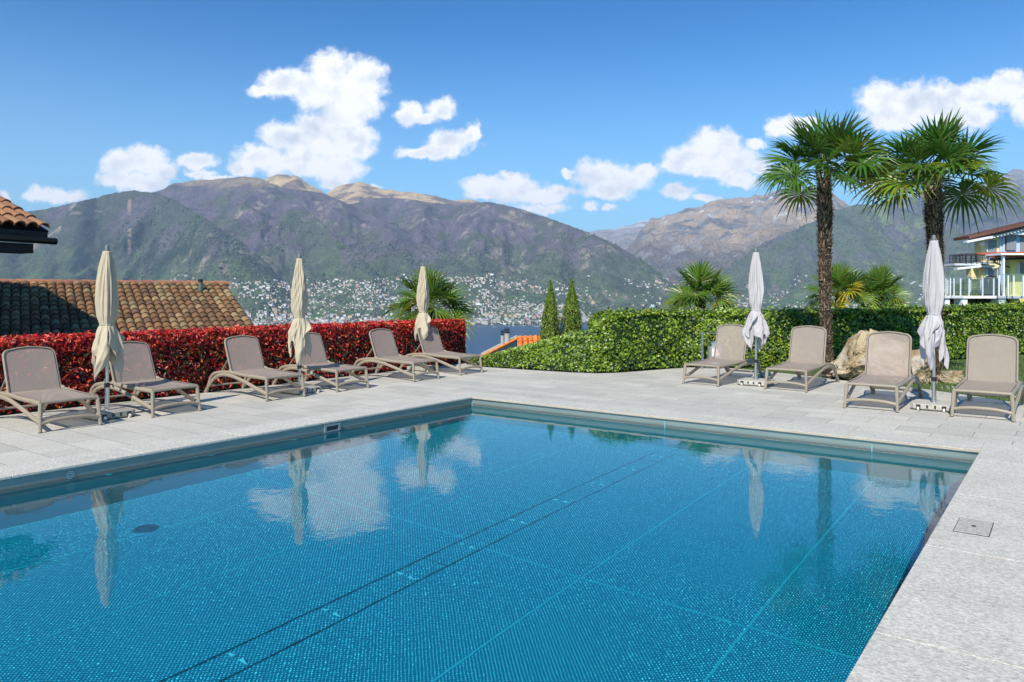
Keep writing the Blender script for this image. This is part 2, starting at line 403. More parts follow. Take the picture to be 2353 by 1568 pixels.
def m_rock():
    m = bpy.data.materials.new('ochre_rock'); m.use_nodes = True; t = NT(m.node_tree)
    g = t.n('ShaderNodeTexCoord').outputs['Object']
    n1 = t.noise(g, 3.2, 6, .65); n2 = t.noise(g, 14, 5, .7); n3 = t.noise(t.vm('ADD', g, (9, 4, 2)), 2.0, 4, .6)
    c = t.mix(t.ss(n1, .35, .65), (.20, .13, .065), (.47, .38, .24))
    c = t.mix(t.m('MULTIPLY', t.ss(n3, .5, .68), .8), c, (.50, .46, .39))
    c = t.mix(t.m('MULTIPLY', t.ss(n2, .52, .70), .6), c, (.11, .07, .04))
    bp = t.n('ShaderNodeBump', {'Strength': 1.0, 'Distance': .05, 'Height': t.m('ADD', n1, t.m('MULTIPLY', n2, .5))})
    b = t.n('ShaderNodeBsdfPrincipled', {'Base Color': c, 'Roughness': .9, 'Specular IOR Level': .2, 'Normal': bp.outputs[0]})
    t.n('ShaderNodeOutputMaterial', {0: b}); M['rock'] = m
m_rock()
mat('lawn_ground', (.055, .085, .018), 1, var=.4, vscale=3, bump=.5, bscale=30)
mat('hill_ground', (.05, .07, .03), 1, var=.4, vscale=.3)

# ------------------------------------------------------------------ numpy noise
rng = np.random.default_rng(7)
def hsh(ix, iy, seed):
    n = (ix.astype(np.int64) * 374761393 + iy.astype(np.int64) * 668265263 + seed * 974634777) & 0x7fffffff
    n = ((n ^ (n >> 13)) * 1274126177) & 0x7fffffff
    return ((n ^ (n >> 16)) & 0xffff) / 65535.0
def vnoise(x, y, seed=0):
    ix = np.floor(x); iy = np.floor(y); fx = x - ix; fy = y - iy
    fx = fx*fx*fx*(fx*(fx*6-15)+10); fy = fy*fy*fy*(fy*(fy*6-15)+10)
    a = hsh(ix, iy, seed); b = hsh(ix+1, iy, seed); c = hsh(ix, iy+1, seed); d = hsh(ix+1, iy+1, seed)
    return (a*(1-fx)+b*fx)*(1-fy)+(c*(1-fx)+d*fx)*fy
def fbm(x, y, oct=5, seed=0, gain=.5):
    s = 0; a = 1; tot = 0
    for i in range(oct):
        s = s + a*vnoise(x*2**i+17*i, y*2**i-9*i, seed+i); tot += a; a *= gain
    return s/tot
def ridged(x, y, oct=5, seed=0, gain=.5):
    s = 0; a = 1; tot = 0
    for i in range(oct):
        s = s + a*(1-np.abs(2*vnoise(x*2**i+31*i, y*2**i+11*i, seed+i)-1)); tot += a; a *= gain
    return s/tot
def smst(v, a, b):
    t = np.clip((v-a)/(b-a), 0, 1); return t*t*(3-2*t)

# ------------------------------------------------------------------ far terrain
LAKE_Z = -188.0
SHORE = ([-900, 0, 600, 1250, 1330, 1390, 1500, 3300], [4350, 4400, 4450, 4650, 4900, 5250, 5600, 5900])
LAYERS = [  # crest points (view x, view y, distance), kind
 ('wood', [(-900,520,6500),(-300,515,6500),(0,500,6500),(60,488,6600),(110,478,6700),(180,462,6800),(250,446,6900),(300,438,6900),(355,441,6800),(400,458,6600),(450,488,6400),(500,520,6200),(560,560,6000),(620,610,5800),(680,680,5600)]),
 ('brown', [(230,480,8200),(300,455,8200),(360,441,8200),(400,421,8200),(470,412,8200),(520,409,8200),(570,406,8200),(600,410,8200),(650,432,8100),(700,438,8000),(740,443,7900),(780,460,7700),(830,482,7500),(870,500,7300),(910,520,7100),(960,545,6900),(1010,575,6600),(1060,602,6300),(1120,640,6000),(1180,700,5800)]),
 ('brown', [(380,640,5700),(430,590,6000),(480,545,6300),(540,510,6700),(600,480,7100),(650,455,7600),(690,470,7200),(740,510,6800),(790,560,6400),(850,610,6100),(900,660,5800)]),
 ('sand', [(540,450,9600),(590,420,9600),(620,407,9600),(650,400,9600),(680,404,9600),(700,414,9600),(740,438,9600),(780,462,9600),(830,520,9600)]),
 ('sand', [(700,480,10600),(740,452,10600),(770,430,10600),(820,417,10600),(860,429,10600),(900,437,10600),(950,443,10600),(1000,451,10600),(1040,461,10600),(1085,459,10600),(1130,472,10600),(1200,510,10600)]),
 ('brown', [(740,490,8300),(800,470,8400),(870,455,8500),(940,457,8500),(1000,467,8400),(1050,470,8300),(1100,464,8100),(1130,465,8000),(1180,475,7800),(1250,497,7500),(1300,515,7300),(1360,538,7000),(1420,565,6900),(1480,600,6800),(1520,630,6700),(1570,672,6600),(1620,720,6600)]),
 ('snow', [(1300,560,15000),(1340,536,15000),(1365,530,15000),(1390,526,15000),(1412,529,15000),(1430,523,15000),(1460,514,15000),(1490,506,15000),(1540,530,15000),(1600,600,15000)]),
 ('rocky', [(1380,640,9500),(1420,600,10000),(1445,565,10500),(1470,530,11000),(1493,505,11500),(1520,496,11500),(1560,484,11500),(1620,470,11500),(1651,457,11500),(1690,455,11500),(1732,449,11500),(1780,441,11500),(1823,431,11500),(1870,428,11500),(1900,438,11500),(1950,468,11500),(2020,500,11500)]),
 ('green', [(1560,700,7000),(1600,668,7100),(1651,634,7300),(1699,597,7500),(1750,560,7700),(1805,535,7800),(1878,505,7900),(1918,483,8000),(1970,468,8000),(2043,472,7900),(2116,493,7700),(2180,520,7500),(2260,560,7300),(2360,600,7200),(2500,650,7000)]),
 ('blue', [(1900,500,10200),(1990,478,10200),(2050,455,10200),(2120,442,10200),(2164,437,10200),(2226,432,10000),(2281,420,9900),(2299,405,9900),(2321,391,9900),(2336,387,9900),(2353,391,9900),(2400,384,9900),(2500,380,9900),(3300,420,9900)]),
]
KCOL = {'wood': ((.098,.088,.098), (.060,.074,.048)), 'brown': ((.112,.094,.110), (.074,.090,.050)), 'sand': ((.50,.36,.19), (.20,.14,.11)),
        'snow': ((.30,.27,.26), (.2,.2,.2)), 'rocky': ((.36,.265,.175), (.14,.125,.115)), 'green': ((.105,.098,.10), (.080,.105,.050)), 'blue': ((.105,.10,.10), (.05,.07,.045))}
def terrain_z(g, Y):
    """g = X/Y, arrays"""
    pxx = g*1733+1176.5; X = g*Y
    sh = np.interp(pxx, *SHORE) + 120*(fbm(X/500, X/900+3, 4, 50)-.5)
    # gentle lake-side slope carrying the town
    d = Y-sh
    z = LAKE_Z-4 + np.where(d < 0, d*.02, 4+np.minimum(d, 300)*.05 + np.clip(d-300, 0, 1500)*.19 + np.clip(d-1800, 0, 9e9)*.02)
    z = np.maximum(z, LAKE_Z-4.5)
    z += smst(d, 100, 900)*(fbm(X/420, Y/420, 5, 11)-.5)*70
    kind = np.full(g.shape, -1); tt = np.zeros(g.shape)
    for k, (nm, pts) in enumerate(LAYERS):
        P = np.array(pts, float)
        inside = (pxx > P[0, 0]) & (pxx < P[-1, 0])
        yc = np.interp(pxx, P[:, 0], P[:, 2]); yc = yc + 260*(vnoise(pxx/60, pxx*0+k, 70+k)-.5)
        sm = 0
        for o_ in (-5, 0, 5): sm = sm + np.interp(pxx+o_, P[:, 0], P[:, 1])/3
        amp = {'wood': 2.2, 'brown': 2.0, 'sand': 4.0, 'snow': 5.0, 'rocky': 7.0, 'green': 2.0, 'blue': 6.0}[nm]
        ang = (676-sm+amp*(fbm(pxx/22, pxx*0+k, 4, 30+k)-.5)*2)/1733
        zc = ang*yc+HC
        yf = np.minimum(sh+1000, np.maximum(yc-1300, sh+150)); d0 = yf-sh; z0 = LAKE_Z-2+np.minimum(d0, 300)*.05+np.clip(d0-300, 0, 1500)*.19-12
        t = (Y-yf)/(yc-yf); tc = np.clip(t, 0, 1)
        front = z0+(zc-z0)*(tc**1.12)
        wx = X+350*(fbm(X/900, Y/900, 3, 90+k)-.5)
        gul = ridged(wx/620, Y/1700+wx/3000, 6, 100+k*7, .58)-.62
        A_ = 400*np.sin(np.pi*np.clip(tc, 0, 1)**.85)*np.clip((zc-z0)/900, 0, 1.2)
        front = front+gul*A_+ (fbm(X/160, Y/160, 4, 200+k)-.5)*40*np.clip(np.sin(np.pi*tc)*2, 0, 1)
        back = zc-(Y-yc)*.42
        zl = np.where(t < 1, front, back)
        zl = np.where(t < 0, -999, zl); zl = np.where(inside, zl, -999)
        up = zl > z
        z = np.where(up, zl, z); kind = np.where(up, k, kind); tt = np.where(up, t, tt)
    return z, kind, tt, d
def build_terrain():
    nc, nr = 900, 400
    g = np.linspace(-.98, 1.15, nc)
    Ys = 4250*(17500/4250)**(np.linspace(0, 1, nr)**1.0)
    G, Y = np.meshgrid(g, Ys); z, kind, tt, d = terrain_z(G, Y); X = G*Y
    V = np.stack([X, Y, z], -1).reshape(-1, 3)
    idx = np.arange(nr*nc).reshape(nr, nc)
    Fc = np.stack([idx[:-1, :-1], idx[:-1, 1:], idx[1:, 1:], idx[1:, :-1]], -1).reshape(-1, 4)
    zz = z; n_a = fbm(X/330, Y/330, 6, 301, .6); n_b = fbm(X/90, Y/120, 4, 333, .6); n_c = fbm(X/800, Y/800, 4, 377)
    col = np.zeros(X.shape+(3,)); col[:] = (.080, .130, .045)
    # meadows and woods on the town slope
    mead = smst(fbm(X/160, Y/160, 4, 401), .50, .62)[..., None]
    col = col*(1-mead*.55)+np.array((.17, .20, .075))*mead*.55
    wood = smst(n_a, .48, .60)[..., None]; col = col*(1-wood*.7)+np.array((.045, .075, .03))*wood*.7
    for k, (nm, pts) in enumerate(LAYERS):
        c1, c2 = map(np.array, KCOL[nm]); s_ = (kind == k)
        f = n_a
        gz = smst(260-zz+(n_b-.5)*500, -250, 350)          # greener low down
        thr = {'wood': .47, 'green': .47}.get(nm, .60)
        f2 = np.clip(smst(f, thr-.05, thr+.07)*.8+gz*.6, 0, 1) if nm not in ('sand', 'rocky', 'snow') else smst(f, .50, .62)
        cc = c1+(c2-c1)*f2[..., None]
        if nm not in ('sand', 'rocky', 'snow'): cc = cc+(np.array((.078, .108, .050))*(.7+.6*n_b[..., None])-cc)*(smst(330-zz+(n_b-.5)*400, -120, 260)*.85)[..., None]
        if nm in ('brown', 'blue', 'green', 'wood'):
            rk = smst(n_b, .60, .72)*smst(n_c, .46, .58)*.85; cc = cc+(np.array((.27, .225, .18))-cc)*rk[..., None]
            con = smst(fbm(X/200, Y/260, 4, 555), .60, .68)*(.8 if nm in ('wood', 'blue') else .35); cc = cc+(np.array((.022, .042, .026))-cc)*con[..., None]
        if nm == 'green':
            lim = smst(n_b, .52, .66)*smst(n_c, .40, .6)*.8; cc = cc+(np.array((.125, .17, .05))-cc)*lim[..., None]
        if nm == 'brown':
            sa = smst(zz+(n_a-.5)*700, 1080, 1330)*.8; cc = cc+(np.array((.30, .225, .15))-cc)*sa[..., None]
        if nm == 'rocky':
            lo = smst(zz+(n_c-.5)*900, 1050, 450)*.85; cc = cc+(np.array((.105, .095, .085))+(n_a[..., None]-.5)*.1-cc)*lo[..., None]
            gy = smst(n_b, .55, .68)*.6; cc = cc+(np.array((.26, .26, .27))-cc)*gy[..., None]
            sn = smst(ridged(X/300, Y/900, 4, 888), .86, .92)*smst(zz, 900, 1300); cc = cc+(np.array((.8, .82, .85))-cc)*sn[..., None]
        if nm == 'snow':
            sn = smst(fbm(X/700, Y/500, 4, 765), .45, .58)*smst(zz, 1150, 1500); cc = cc+(np.array((.85, .87, .9))-cc)*sn[..., None]
        if nm == 'blue':
            gy = smst(zz+(n_b-.5)*500, 1150, 1450)*.8; cc = cc+(np.array((.27, .26, .26))-cc)*gy[..., None]
        col = np.where(s_[..., None], cc, col)
    # the pale cable-car cutting down the wooded hill
    ppx = G*1733+1176.5; ppy = 676-(z-HC)/Y*1733
    cut = (np.abs(ppx-298-3*(fbm(Y/120, Y/90, 3, 5)-.5)) < 4.2) & (kind == 0) & (Y < 6850) & (((z > 690)) | ((z < 560) & (z > 330)))
    col[cut] = (.24, .18, .14)
    o = np_mesh('mountain_terrain', V, Fc, M['terrain'], cols=np.clip(col, .01, 1).reshape(-1, 3), smooth=True)
    tag(o, kind='structure'); return o
build_terrain()
lk = MB(); lk.quad((-9000, 250, LAKE_Z), (9000, 250, LAKE_Z), (9000, 7200, LAKE_Z), (-9000, 7200, LAKE_Z)); tag(lk.build('lake_water', M['lake']), kind='structure')

# ------------------------------------------------------------------ far town
def town():
    r = np.random.default_rng(21)
    n = 30000
    pxx = r.uniform(300, 2250, n); g = (pxx-1176.5)/1733; sh = np.interp(pxx, *SHORE)
    d = r.uniform(25, 2050, n)**1.0; Y = sh+d; X = g*Y
    z, kind, tt, dd = terrain_z(g, Y)
    zz2, _, _, _ = terrain_z(g, Y+20)
    dens = fbm(X/420, Y/260, 4, 611)
    core = np.interp(pxx, [300, 450, 600, 900, 1250, 1400, 1500, 1560, 1700, 1900, 2250], [.25, .5, 1, 1, .85, .65, .6, .3, .6, .5, .3])
    top = np.interp(pxx, [300, 450, 700, 1000, 1300, 1500, 1700, 2250], [1150, 1500, 1450, 1600, 1600, 1800, 1300, 1200])
    low = smst(-dd, -520, -60)
    prob = core*np.clip((.12+smst(dens, .43, .55)+low*1.2), 0, 1)*smst(top-d, -200, 250)
    keep = (r.uniform(0, 1, n) < prob*.62) & (dd > 18) & (z > LAKE_Z+1) & (676-(z-HC)/Y*1733 > 636+34*fbm(pxx/45, pxx*0, 3, 8)-14)
    X, Y, z, d, zz2 = X[keep], Y[keep], z[keep], d[keep], zz2[keep]
    n = len(X)
    big = r.uniform(0, 1, n) < (.10+.16*(d < 450))
    W = np.where(big, r.uniform(15, 30, n), r.uniform(8, 14, n)); D = np.where(big, r.uniform(12, 18, n), r.uniform(8, 13, n))
    H = np.where(big, r.uniform(8, 18, n)*(.6+.6*(d < 450)), r.uniform(3.5, 6.5, n)); rz = r.normal(0, .35, n)
    wallc = np.array([(.60,.58,.55),(.70,.68,.66),(.60,.54,.44),(.58,.42,.26),(.52,.34,.27),(.56,.52,.45),(.40,.38,.37),(.68,.68,.67)])
    roofc = np.array([(.20,.11,.075),(.15,.13,.12),(.24,.13,.09),(.30,.29,.28),(.13,.11,.10),(.42,.41,.40)])
    ci = r.integers(0, len(wallc), n); ri = r.integers(0, len(roofc), n)
    print('houses', n)
    def house_mesh(w_, d_, h_, flat):
        x, y = w_/2, d_/2; rh = 0 if flat else min(w_, d_)*.22; e = .6
        vs = [(-x,-y,-6),(x,-y,-6),(x,y,-6),(-x,y,-6),(-x,-y,h_),(x,-y,h_),(x,y,h_),(-x,y,h_)]
        fs = [(0,1,5,4),(1,2,6,5),(2,3,7,6),(3,0,4,7)]
        if flat:
            vs += [(-x-e,-y-e,h_+.2),(x+e,-y-e,h_+.2),(x+e,y+e,h_+.2),(-x-e,y+e,h_+.2),(-x-e,-y-e,h_-.5),(x+e,-y-e,h_-.5),(x+e,y+e,h_-.5),(-x-e,y+e,h_-.5)]
            rf = [(8,9,10,11),(12,13,9,8),(13,14,10,9),(14,15,11,10),(15,12,8,11)]
        else:
            k = max(x-y*.9, .3)
            vs += [(-x-e,-y-e,h_),(x+e,-y-e,h_),(x+e,y+e,h_),(-x-e,y+e,h_),(-k,0,h_+rh),(k,0,h_+rh)]
            rf = [(8,9,13,12),(9,10,13),(10,11,12,13),(11,8,12)]
        return vs, fs, rf
    # the 300 that show largest stand as houses of their own
    app = W*(H+3)/(Y**2); order = np.argsort(-app); ind = order[:300]; rest = order[300:]
    protos = {}
    for i in ind:
        key = (int(ci[i]), int(ri[i]), bool(H[i] > 11))
        if key not in protos:
            vs, fs, rf = house_mesh(14, 10, 8 if not key[2] else 14, key[2])
            mb = MB(); mb.c = tuple(wallc[key[0]]); mb.add(vs[:8], fs)
            # rows of windows
            mb.cur = 1; mb.c = tuple(roofc[key[1]]); mb.add(vs, rf)
            hh = 8 if not key[2] else 14; mb.cur = 0; mb.c = (.10, .12, .14)
            for fl in range(2 if not key[2] else 4):
                for cxx in (-4.8, -1.6, 1.6, 4.8):
                    zc = 1.8+fl*3.1
                    mb.quad((cxx-.8, -5.06, zc-.8), (cxx+.8, -5.06, zc-.8), (cxx+.8, -5.06, zc+.8), (cxx-.8, -5.06, zc+.8))
            o = mb.build('far_house', [M['far_wall'], M['far_roof']]); protos[key] = o.data; ob = o
        else:
            ob = bpy.data.objects.new('far_house', protos[key]); COL.objects.link(ob)
        ob.location = (X[i], Y[i], z[i]+1); ob.rotation_euler = (0, 0, rz[i]); ob.scale = (W[i]/14, D[i]/10, H[i]/(14 if key[2] else 8))
        wn_ = ['off white', 'white', 'cream', 'ochre', 'pinkish', 'pale beige', 'grey', 'bright white'][ci[i]]; rn_ = ['terracotta', 'dark brown', 'rust red', 'light grey', 'dark grey', 'pale grey'][ri[i]]
        wh = 'near the water' if d[i] < 500 else 'up the slope'
        if H[i] > 11: tag(ob, f'{wn_} apartment block with a flat {rn_} roof {wh} across the lake', 'building', f'{wn_} apartment blocks with {rn_} roofs {wh}')
        else: tag(ob, f'{wn_} house with a low {rn_} roof {wh} across the lake', 'house', f'{wn_} houses with {rn_} roofs {wh}')
    VV, FF, CC = [], [], []; b = 0
    for i in rest:
        flat = H[i] > 11 or (i % 5 == 0)
        vs, fs, rf = house_mesh(W[i], D[i], H[i], flat)
        c_, s_ = math.cos(rz[i]), math.sin(rz[i])
        a_ = np.array(vs); a2 = np.stack([a_[:, 0]*c_-a_[:, 1]*s_+X[i], a_[:, 0]*s_+a_[:, 1]*c_+Y[i], a_[:, 2]+z[i]+1], 1)
        VV.append(a2)
        for f_ in fs+rf:
            if len(f_) == 3: f_ = (f_[0], f_[1], f_[2], f_[2])
            FF.append([q+b for q in f_])
        cc = np.tile(wallc[ci[i]], (len(vs), 1)); cc[8:] = roofc[ri[i]]; CC.append(cc); b += len(vs)
    # degenerate quads -> write with from_pydata
    me = bpy.data.meshes.new('far_town'); me.from_pydata(np.vstack(VV).tolist(), [], [tuple(f_) if f_[2] != f_[3] else tuple(f_[:3]) for f_ in FF])
    ca = me.color_attributes.new('Col', 'FLOAT_COLOR', 'POINT'); CC = np.vstack(CC)
    ca.data.foreach_set('color', np.hstack([CC, np.ones((len(CC), 1))]).astype(np.float32).ravel())
    me.materials.append(M['far_wall']); o = bpy.data.objects.new('far_town', me); COL.objects.link(o)
    tag(o, 'mass of small pale buildings spread over the slope across the lake', 'town', kind='stuff')
    # tree clumps among the houses
    n = 14000; pxx = r.uniform(280, 2300, n); g = (pxx-1176.5)/1733; sh = np.interp(pxx, *SHORE); d = r.uniform(10, 2300, n); Y = sh+d; X = g*Y
    z, kind, tt, dd = terrain_z(g, Y); k_ = (dd > 8) & (fbm(X/200, Y/200, 3, 900) > .44); X, Y, z = X[k_], Y[k_], z[k_]
    ph = np.array([(0,0,1.0),(.9,0,.45),(.28,.86,.5),(-.73,.53,.4),(-.73,-.53,.5),(.28,-.86,.42),(.6,.4,-.2),(-.5,.6,-.2),(-.6,-.5,-.2),(.5,-.6,-.2)])
    fc = np.array([(0,1,2),(0,2,3),(0,3,4),(0,4,5),(0,5,1),(1,6,2),(2,7,3),(3,8,4),(4,9,5),(5,9,1),(1,9,6),(2,6,7),(3,7,8),(4,8,9)])
    rad = r.uniform(5, 12, len(X)); hh = rad*r.uniform(.8, 1.5, len(X))
    V = ph[None]*np.stack([rad, rad, hh], 1)[:, None, :]*r.uniform(.8, 1.2, (len(X), 10, 1))+np.stack([X, Y, z+hh*.3], 1)[:, None, :]
    Fq = (fc[None]+np.arange(len(X))[:, None, None]*10).reshape(-1, 3)
    cb = np.array([(.050,.085,.030),(.035,.062,.026),(.090,.125,.045),(.075,.075,.055)])[r.integers(0, 4, len(X))]
    o = np_mesh('far_woods', V.reshape(-1, 3), Fq, M['far_wall'], cols=np.repeat(cb, 10, 0)); tag(o, 'scattered trees between the houses of the town across the lake', 'trees', kind='stuff')
town()
# sailing boats moored off the far shore
bp_ = MB(); bp_.add([(-5,0,.9),(-3,-1.5,1.0),(3.5,-1.5,1.1),(6.5,0,1.4),(3.5,1.5,1.1),(-3,1.5,1.0),(-4,0,-.5),(3.5,0,-.6)], [(0,1,2,3,4,5),(0,6,1),(1,6,7,2),(2,7,3),(3,7,4),(4,7,6,5),(5,6,0)])
bp_.box((-.5, 0, 1.6), (3.5, 1.6, .9))
BO = empty('sailing_boat', (0, 0, 0), 0, 'small white boat moored off the far shore of the lake', 'boat', 'boats moored off the far shore')
bp_.build('hull', M['boat_white'], BO); ms = MB(); ms.tube([(0, 0, 1), (0, 0, 14)], .22, 6); ms.build('mast', M['boat_white'], BO)
rr = random.Random(4)
for i in range(34):
    o = BO if i == 0 else copy_tree(BO)
    x = rr.choice([rr.uniform(1120, 1370), rr.uniform(1240, 1300), rr.uniform(1090, 1240)]); sh = np.interp(x, *SHORE); Y = sh-rr.uniform(70, 330)
    o.location = ((x-1176.5)/1733*Y, Y, LAKE_Z+.3); o.rotation_euler = (0, 0, rr.uniform(0, 3.1)); s_ = rr.uniform(.9, 1.7); o.scale = (s_, s_, s_)

# ------------------------------------------------------------------ near ground, deck, pool
POOL_W = 6.97; POOL_L = 12.5; WATER = -.14; DEPTH = 1.21
def poly_sheet(name, outer, holes, z, m, skirt=0):
    loops = [[Vector((p[0], p[1], 0)) for p in outer]]+[[Vector((p[0], p[1], 0)) for p in h] for h in holes]
    tris = geometry.tessellate_polygon(loops); pts = [p for l in loops for p in l]
    mb = MB(); mb.add([(p.x, p.y, z) for p in pts], [tuple(t) if geometry.normal([pts[i] for i in t]).z > 0 else tuple(reversed(t)) for t in tris])
    if skirt:
        b = 0
        for l in loops:
            n = len(l)
            mb.add([(p.x, p.y, z) for p in l]+[(p.x, p.y, z-skirt) for p in l], [(i, (i+1) % n, n+(i+1) % n, n+i) for i in range(n)])
    return mb.build(name, m)
def rect(s0, s1, t0, t1): return [F(s0, t0).xy, F(s1, t0).xy, F(s1, t1).xy, F(s0, t1).xy]
DECK_EDGE = [(-.95, 18.3), (-.676, 17.1), (.5, 16.32), (1.3, 15.86), (1.77, 15.69), (2.2, 15.8), (2.9, 16.25), (3.93, 16.95), (4.8, 16.85), (5.3, 16.25), (5.75, 15.6), (6.33, 14.39), (6.8, 13.72), (7.16, 13.11), (7.5, 12.1), (7.72, 11.2), (8.1, 9.5), (8.8, 7.5), (10.5, 4), (12, 0), (12, -7), (-12, -7)]
deck_outer = list(reversed([tuple(F(-3.92, -14).xy)]+[tuple(F(-3.92, 4.9).xy)]+DECK_EDGE))
cop_out = rect(-.5, POOL_W+1.25, -POOL_L-.5, .5)
poly_sheet('paved_deck', deck_outer, [cop_out], 0, M['granite_deck'], .12)['kind'] = 'structure'
plat = [(-16, -8), (16, -8), (22, 10), (20, 22.5), (14.5, 21.6), (10.9, 19.9), (7.5, 18.6), (3.9, 18.0), (1.5, 17.0), (-.7, 18.2), (-1.2, 19.4), tuple(F(-4.9, 5.0).xy), tuple(F(-5.0, -14).xy)]
poly_sheet('lawn_ground', plat, [rect(-.4, POOL_W+.6, -POOL_L-.4, .4)], -.03, M['lawn_ground'], 2.5)['kind'] = 'structure'
# hillside below
def hillside():
    xs = np.linspace(-420, 420, 90); ys = np.concatenate([np.linspace(-60, 60, 50), np.linspace(66, 760, 60)])
    Xg, Yg = np.meshgrid(xs, ys)
    z = -2.7-np.clip(Yg-19, 0, 14)*.35-np.clip(Yg-33, 0, 9e9)*.36+(fbm(Xg/18, Yg/18, 4, 3)-.5)*np.clip((Yg-24)/8, 0, 3)
    z = np.maximum(z, LAKE_Z-5)
    idx = np.arange(Xg.size).reshape(Xg.shape)
    np_mesh('hillside_ground', np.stack([Xg, Yg, z], -1).reshape(-1, 3), np.stack([idx[:-1, :-1], idx[:-1, 1:], idx[1:, 1:], idx[1:, :-1]], -1).reshape(-1, 4), M['hill_ground'], smooth=True)['kind'] = 'structure'
hillside()
# coping slabs round the basin
def coping():
    mb = MB(); jt = .0035; OV = .022; z1 = .004; z0 = -.022; r_ = random.Random(3)
    def slab(s0, s1, t0, t1):
        mb.prism([F(s0+jt, t0+jt).xy, F(s1-jt, t0+jt).xy, F(s1-jt, t1-jt).xy, F(s0+jt, t1-jt).xy], z0, z1)
    s = -.5
    edges = [-.5, OV]
    # far edge
    xs = [OV, 1.02, 2.15, 3.30, 4.45, 5.6, POOL_W-OV]
    for a_, b_ in zip(xs[:-1], xs[1:]): slab(a_, b_, -OV, .5)
    ts = [.5, -OV-.55, -1.75, -2.95, -4.15, -5.35, -6.55, -7.75, -8.95, -10.15, -11.3, -POOL_L-.5]
    for b_, a_ in zip(ts[:-1], ts[1:]): slab(-.5, OV, a_, b_)
    ts = [.5, -.56, -2.15, -3.74, -5.33, -6.92, -8.5, -10.1, -11.7, -POOL_L-.5]
    for b_, a_ in zip(ts[:-1], ts[1:]): slab(POOL_W-OV, POOL_W+1.25, a_, b_)
    slab(OV, POOL_W-OV, -POOL_L-.5, -POOL_L+OV)
    o = mb.build('pool_coping', M['granite_coping'], bevel=.004); o['kind'] = 'structure'
    g = MB()   # mortar under the joints
    for q in (rect(-.5, OV-.01, -POOL_L-.5, .5), rect(OV-.01, POOL_W-OV+.01, .5-.53, .5), rect(POOL_W-OV+.01, POOL_W+1.25, -POOL_L-.5, .5)):
        g.prism(q, -.021, .0005)
    g.build('coping_mortar', M['mortar'])['kind'] = 'structure'
coping()
def pool():
    P = empty('swimming_pool', F(0, 0, 0), 0, 'rectangular steel lined swimming pool with studded blue floor', 'swimming pool')
    L0 = P.location
    def LF(s, t, z): return F(s, t, z)-L0
    zb = WATER-DEPTH
    def wall(name, p0, p1):
        n = 1; mb = MB(); a_, b_ = LF(*p0, -.023), LF(*p1, -.023)
        mb.quad(LF(*p0, zb), LF(*p1, zb), b_, a_); o = mb.build('wall_panel', M['pool_wall'], P); o.cycles.is_caustics_receiver = True; return o
    wall('a', (0, -POOL_L), (0, 0)); wall('b', (0, 0), (POOL_W, 0)); wall('c', (POOL_W, 0), (POOL_W, -POOL_L)); wall('d', (POOL_W, -POOL_L), (0, -POOL_L))
    fl = MB(); fl.quad(LF(0, -POOL_L, zb), LF(POOL_W, -POOL_L, zb), LF(POOL_W, 0, zb), LF(0, 0, zb)); f_ = fl.build('floor', M['studded'], P); f_.cycles.is_caustics_receiver = True
    def strip(mb, s0, t0, s1, t1, w_, z_=.004, h=.003):
        d = Vector((s1-s0, t1-t0)).normalized(); n = Vector((-d.y, d.x))*w_/2
        q = [(s0-n.x, t0-n.y), (s1-n.x, t1-n.y), (s1+n.x, t1+n.y), (s0+n.x, t0+n.y)]
        mb.add([LF(*p, zb+z_) for p in q]+[LF(*p, zb+z_+h) for p in q], [(0,3,2,1),(4,5,6,7),(0,1,5,4),(1,2,6,5),(2,3,7,6),(3,0,4,7)])
    wd = MB()
    for s in (1.04, 2.33): strip(wd, s, -POOL_L, s, 0, .016)
    for s in (4.62, 5.95): strip(wd, s, -POOL_L, s, 0, .016)
    strip(wd, 0, -4.16, 3.37, -4.16, .016); strip(wd, 3.63, -4.24, POOL_W, -4.24, .016); strip(wd, 0, -8.3, POOL_W, -8.3, .016)
    strip(wd, 0, -.012, POOL_W, -.012, .02); strip(wd, .012, -POOL_L, .012, 0, .02)
    # vertical welds of the wall panels
    for (s, t) in ((.006, -.006), (2.85+.5, -.006), (5.9, -.006)):
        p = LF(s, t, 0); wd.box((p.x, p.y, (zb-.05)/2), (.009, .004, -zb-.06), YAW)
    wd.build('weld_seam', M['weld_steel'], P)
    gr = MB()
    for s in (3.37, 3.63): strip(gr, s, -POOL_L, s, -.25, .014, .005)
    for t in (-.25, -.78, -4.70, -8.9): strip(gr, 3.378, t, 3.622, t, .009, .005)
    
    gr.build('drain_channel', M['groove_dark'], P)
    for t in [-.55, -1.3, -2.05, -2.8, -3.55, -4.3, -5.05, -5.8, -6.55, -7.3]:      # lifting lips of the channel lids
        tb = MB()
        for ds, sg in ((-.035, 1), (.035, -1)):
            c = LF(3.5+ds, t, zb+.012); d = (B*sg); n = A
            b0 = Vector((c.x, c.y, c.z)); 
            tip = b0+Vector((d.x, d.y, 0))*-.075; r1 = b0+Vector((n.x, n.y, 0))*.02+Vector((0, 0, .02)); r2 = b0-Vector((n.x, n.y, 0))*.02+Vector((0, 0, .02)); lo = b0+Vector((0, 0, -.008))
            tb.add([tip, r1, r2, lo], [(0, 1, 2), (0, 3, 1), (0, 2, 3), (1, 3, 2)])
        tb.build('inlet_nozzle', M['white_paint'], P)
    # floor drain, wall nozzle, skimmer mouth, small clips
    dr = MB(); c = LF(.94, -5.8, zb); dr.lathe([(.11, .004), (.11, .012), (.08, .018), (.075, .004)], c, 28); dr.lathe([(.055, .006), (.045, .02), (0.001, .024)], c, 20); dr.lathe([(.078, .0045), (.001, .005)], c, 24); dr.build('floor_drain', M['groove_dark'], P)
    nz = MB(); c = LF(.004, -6.05, -.085)
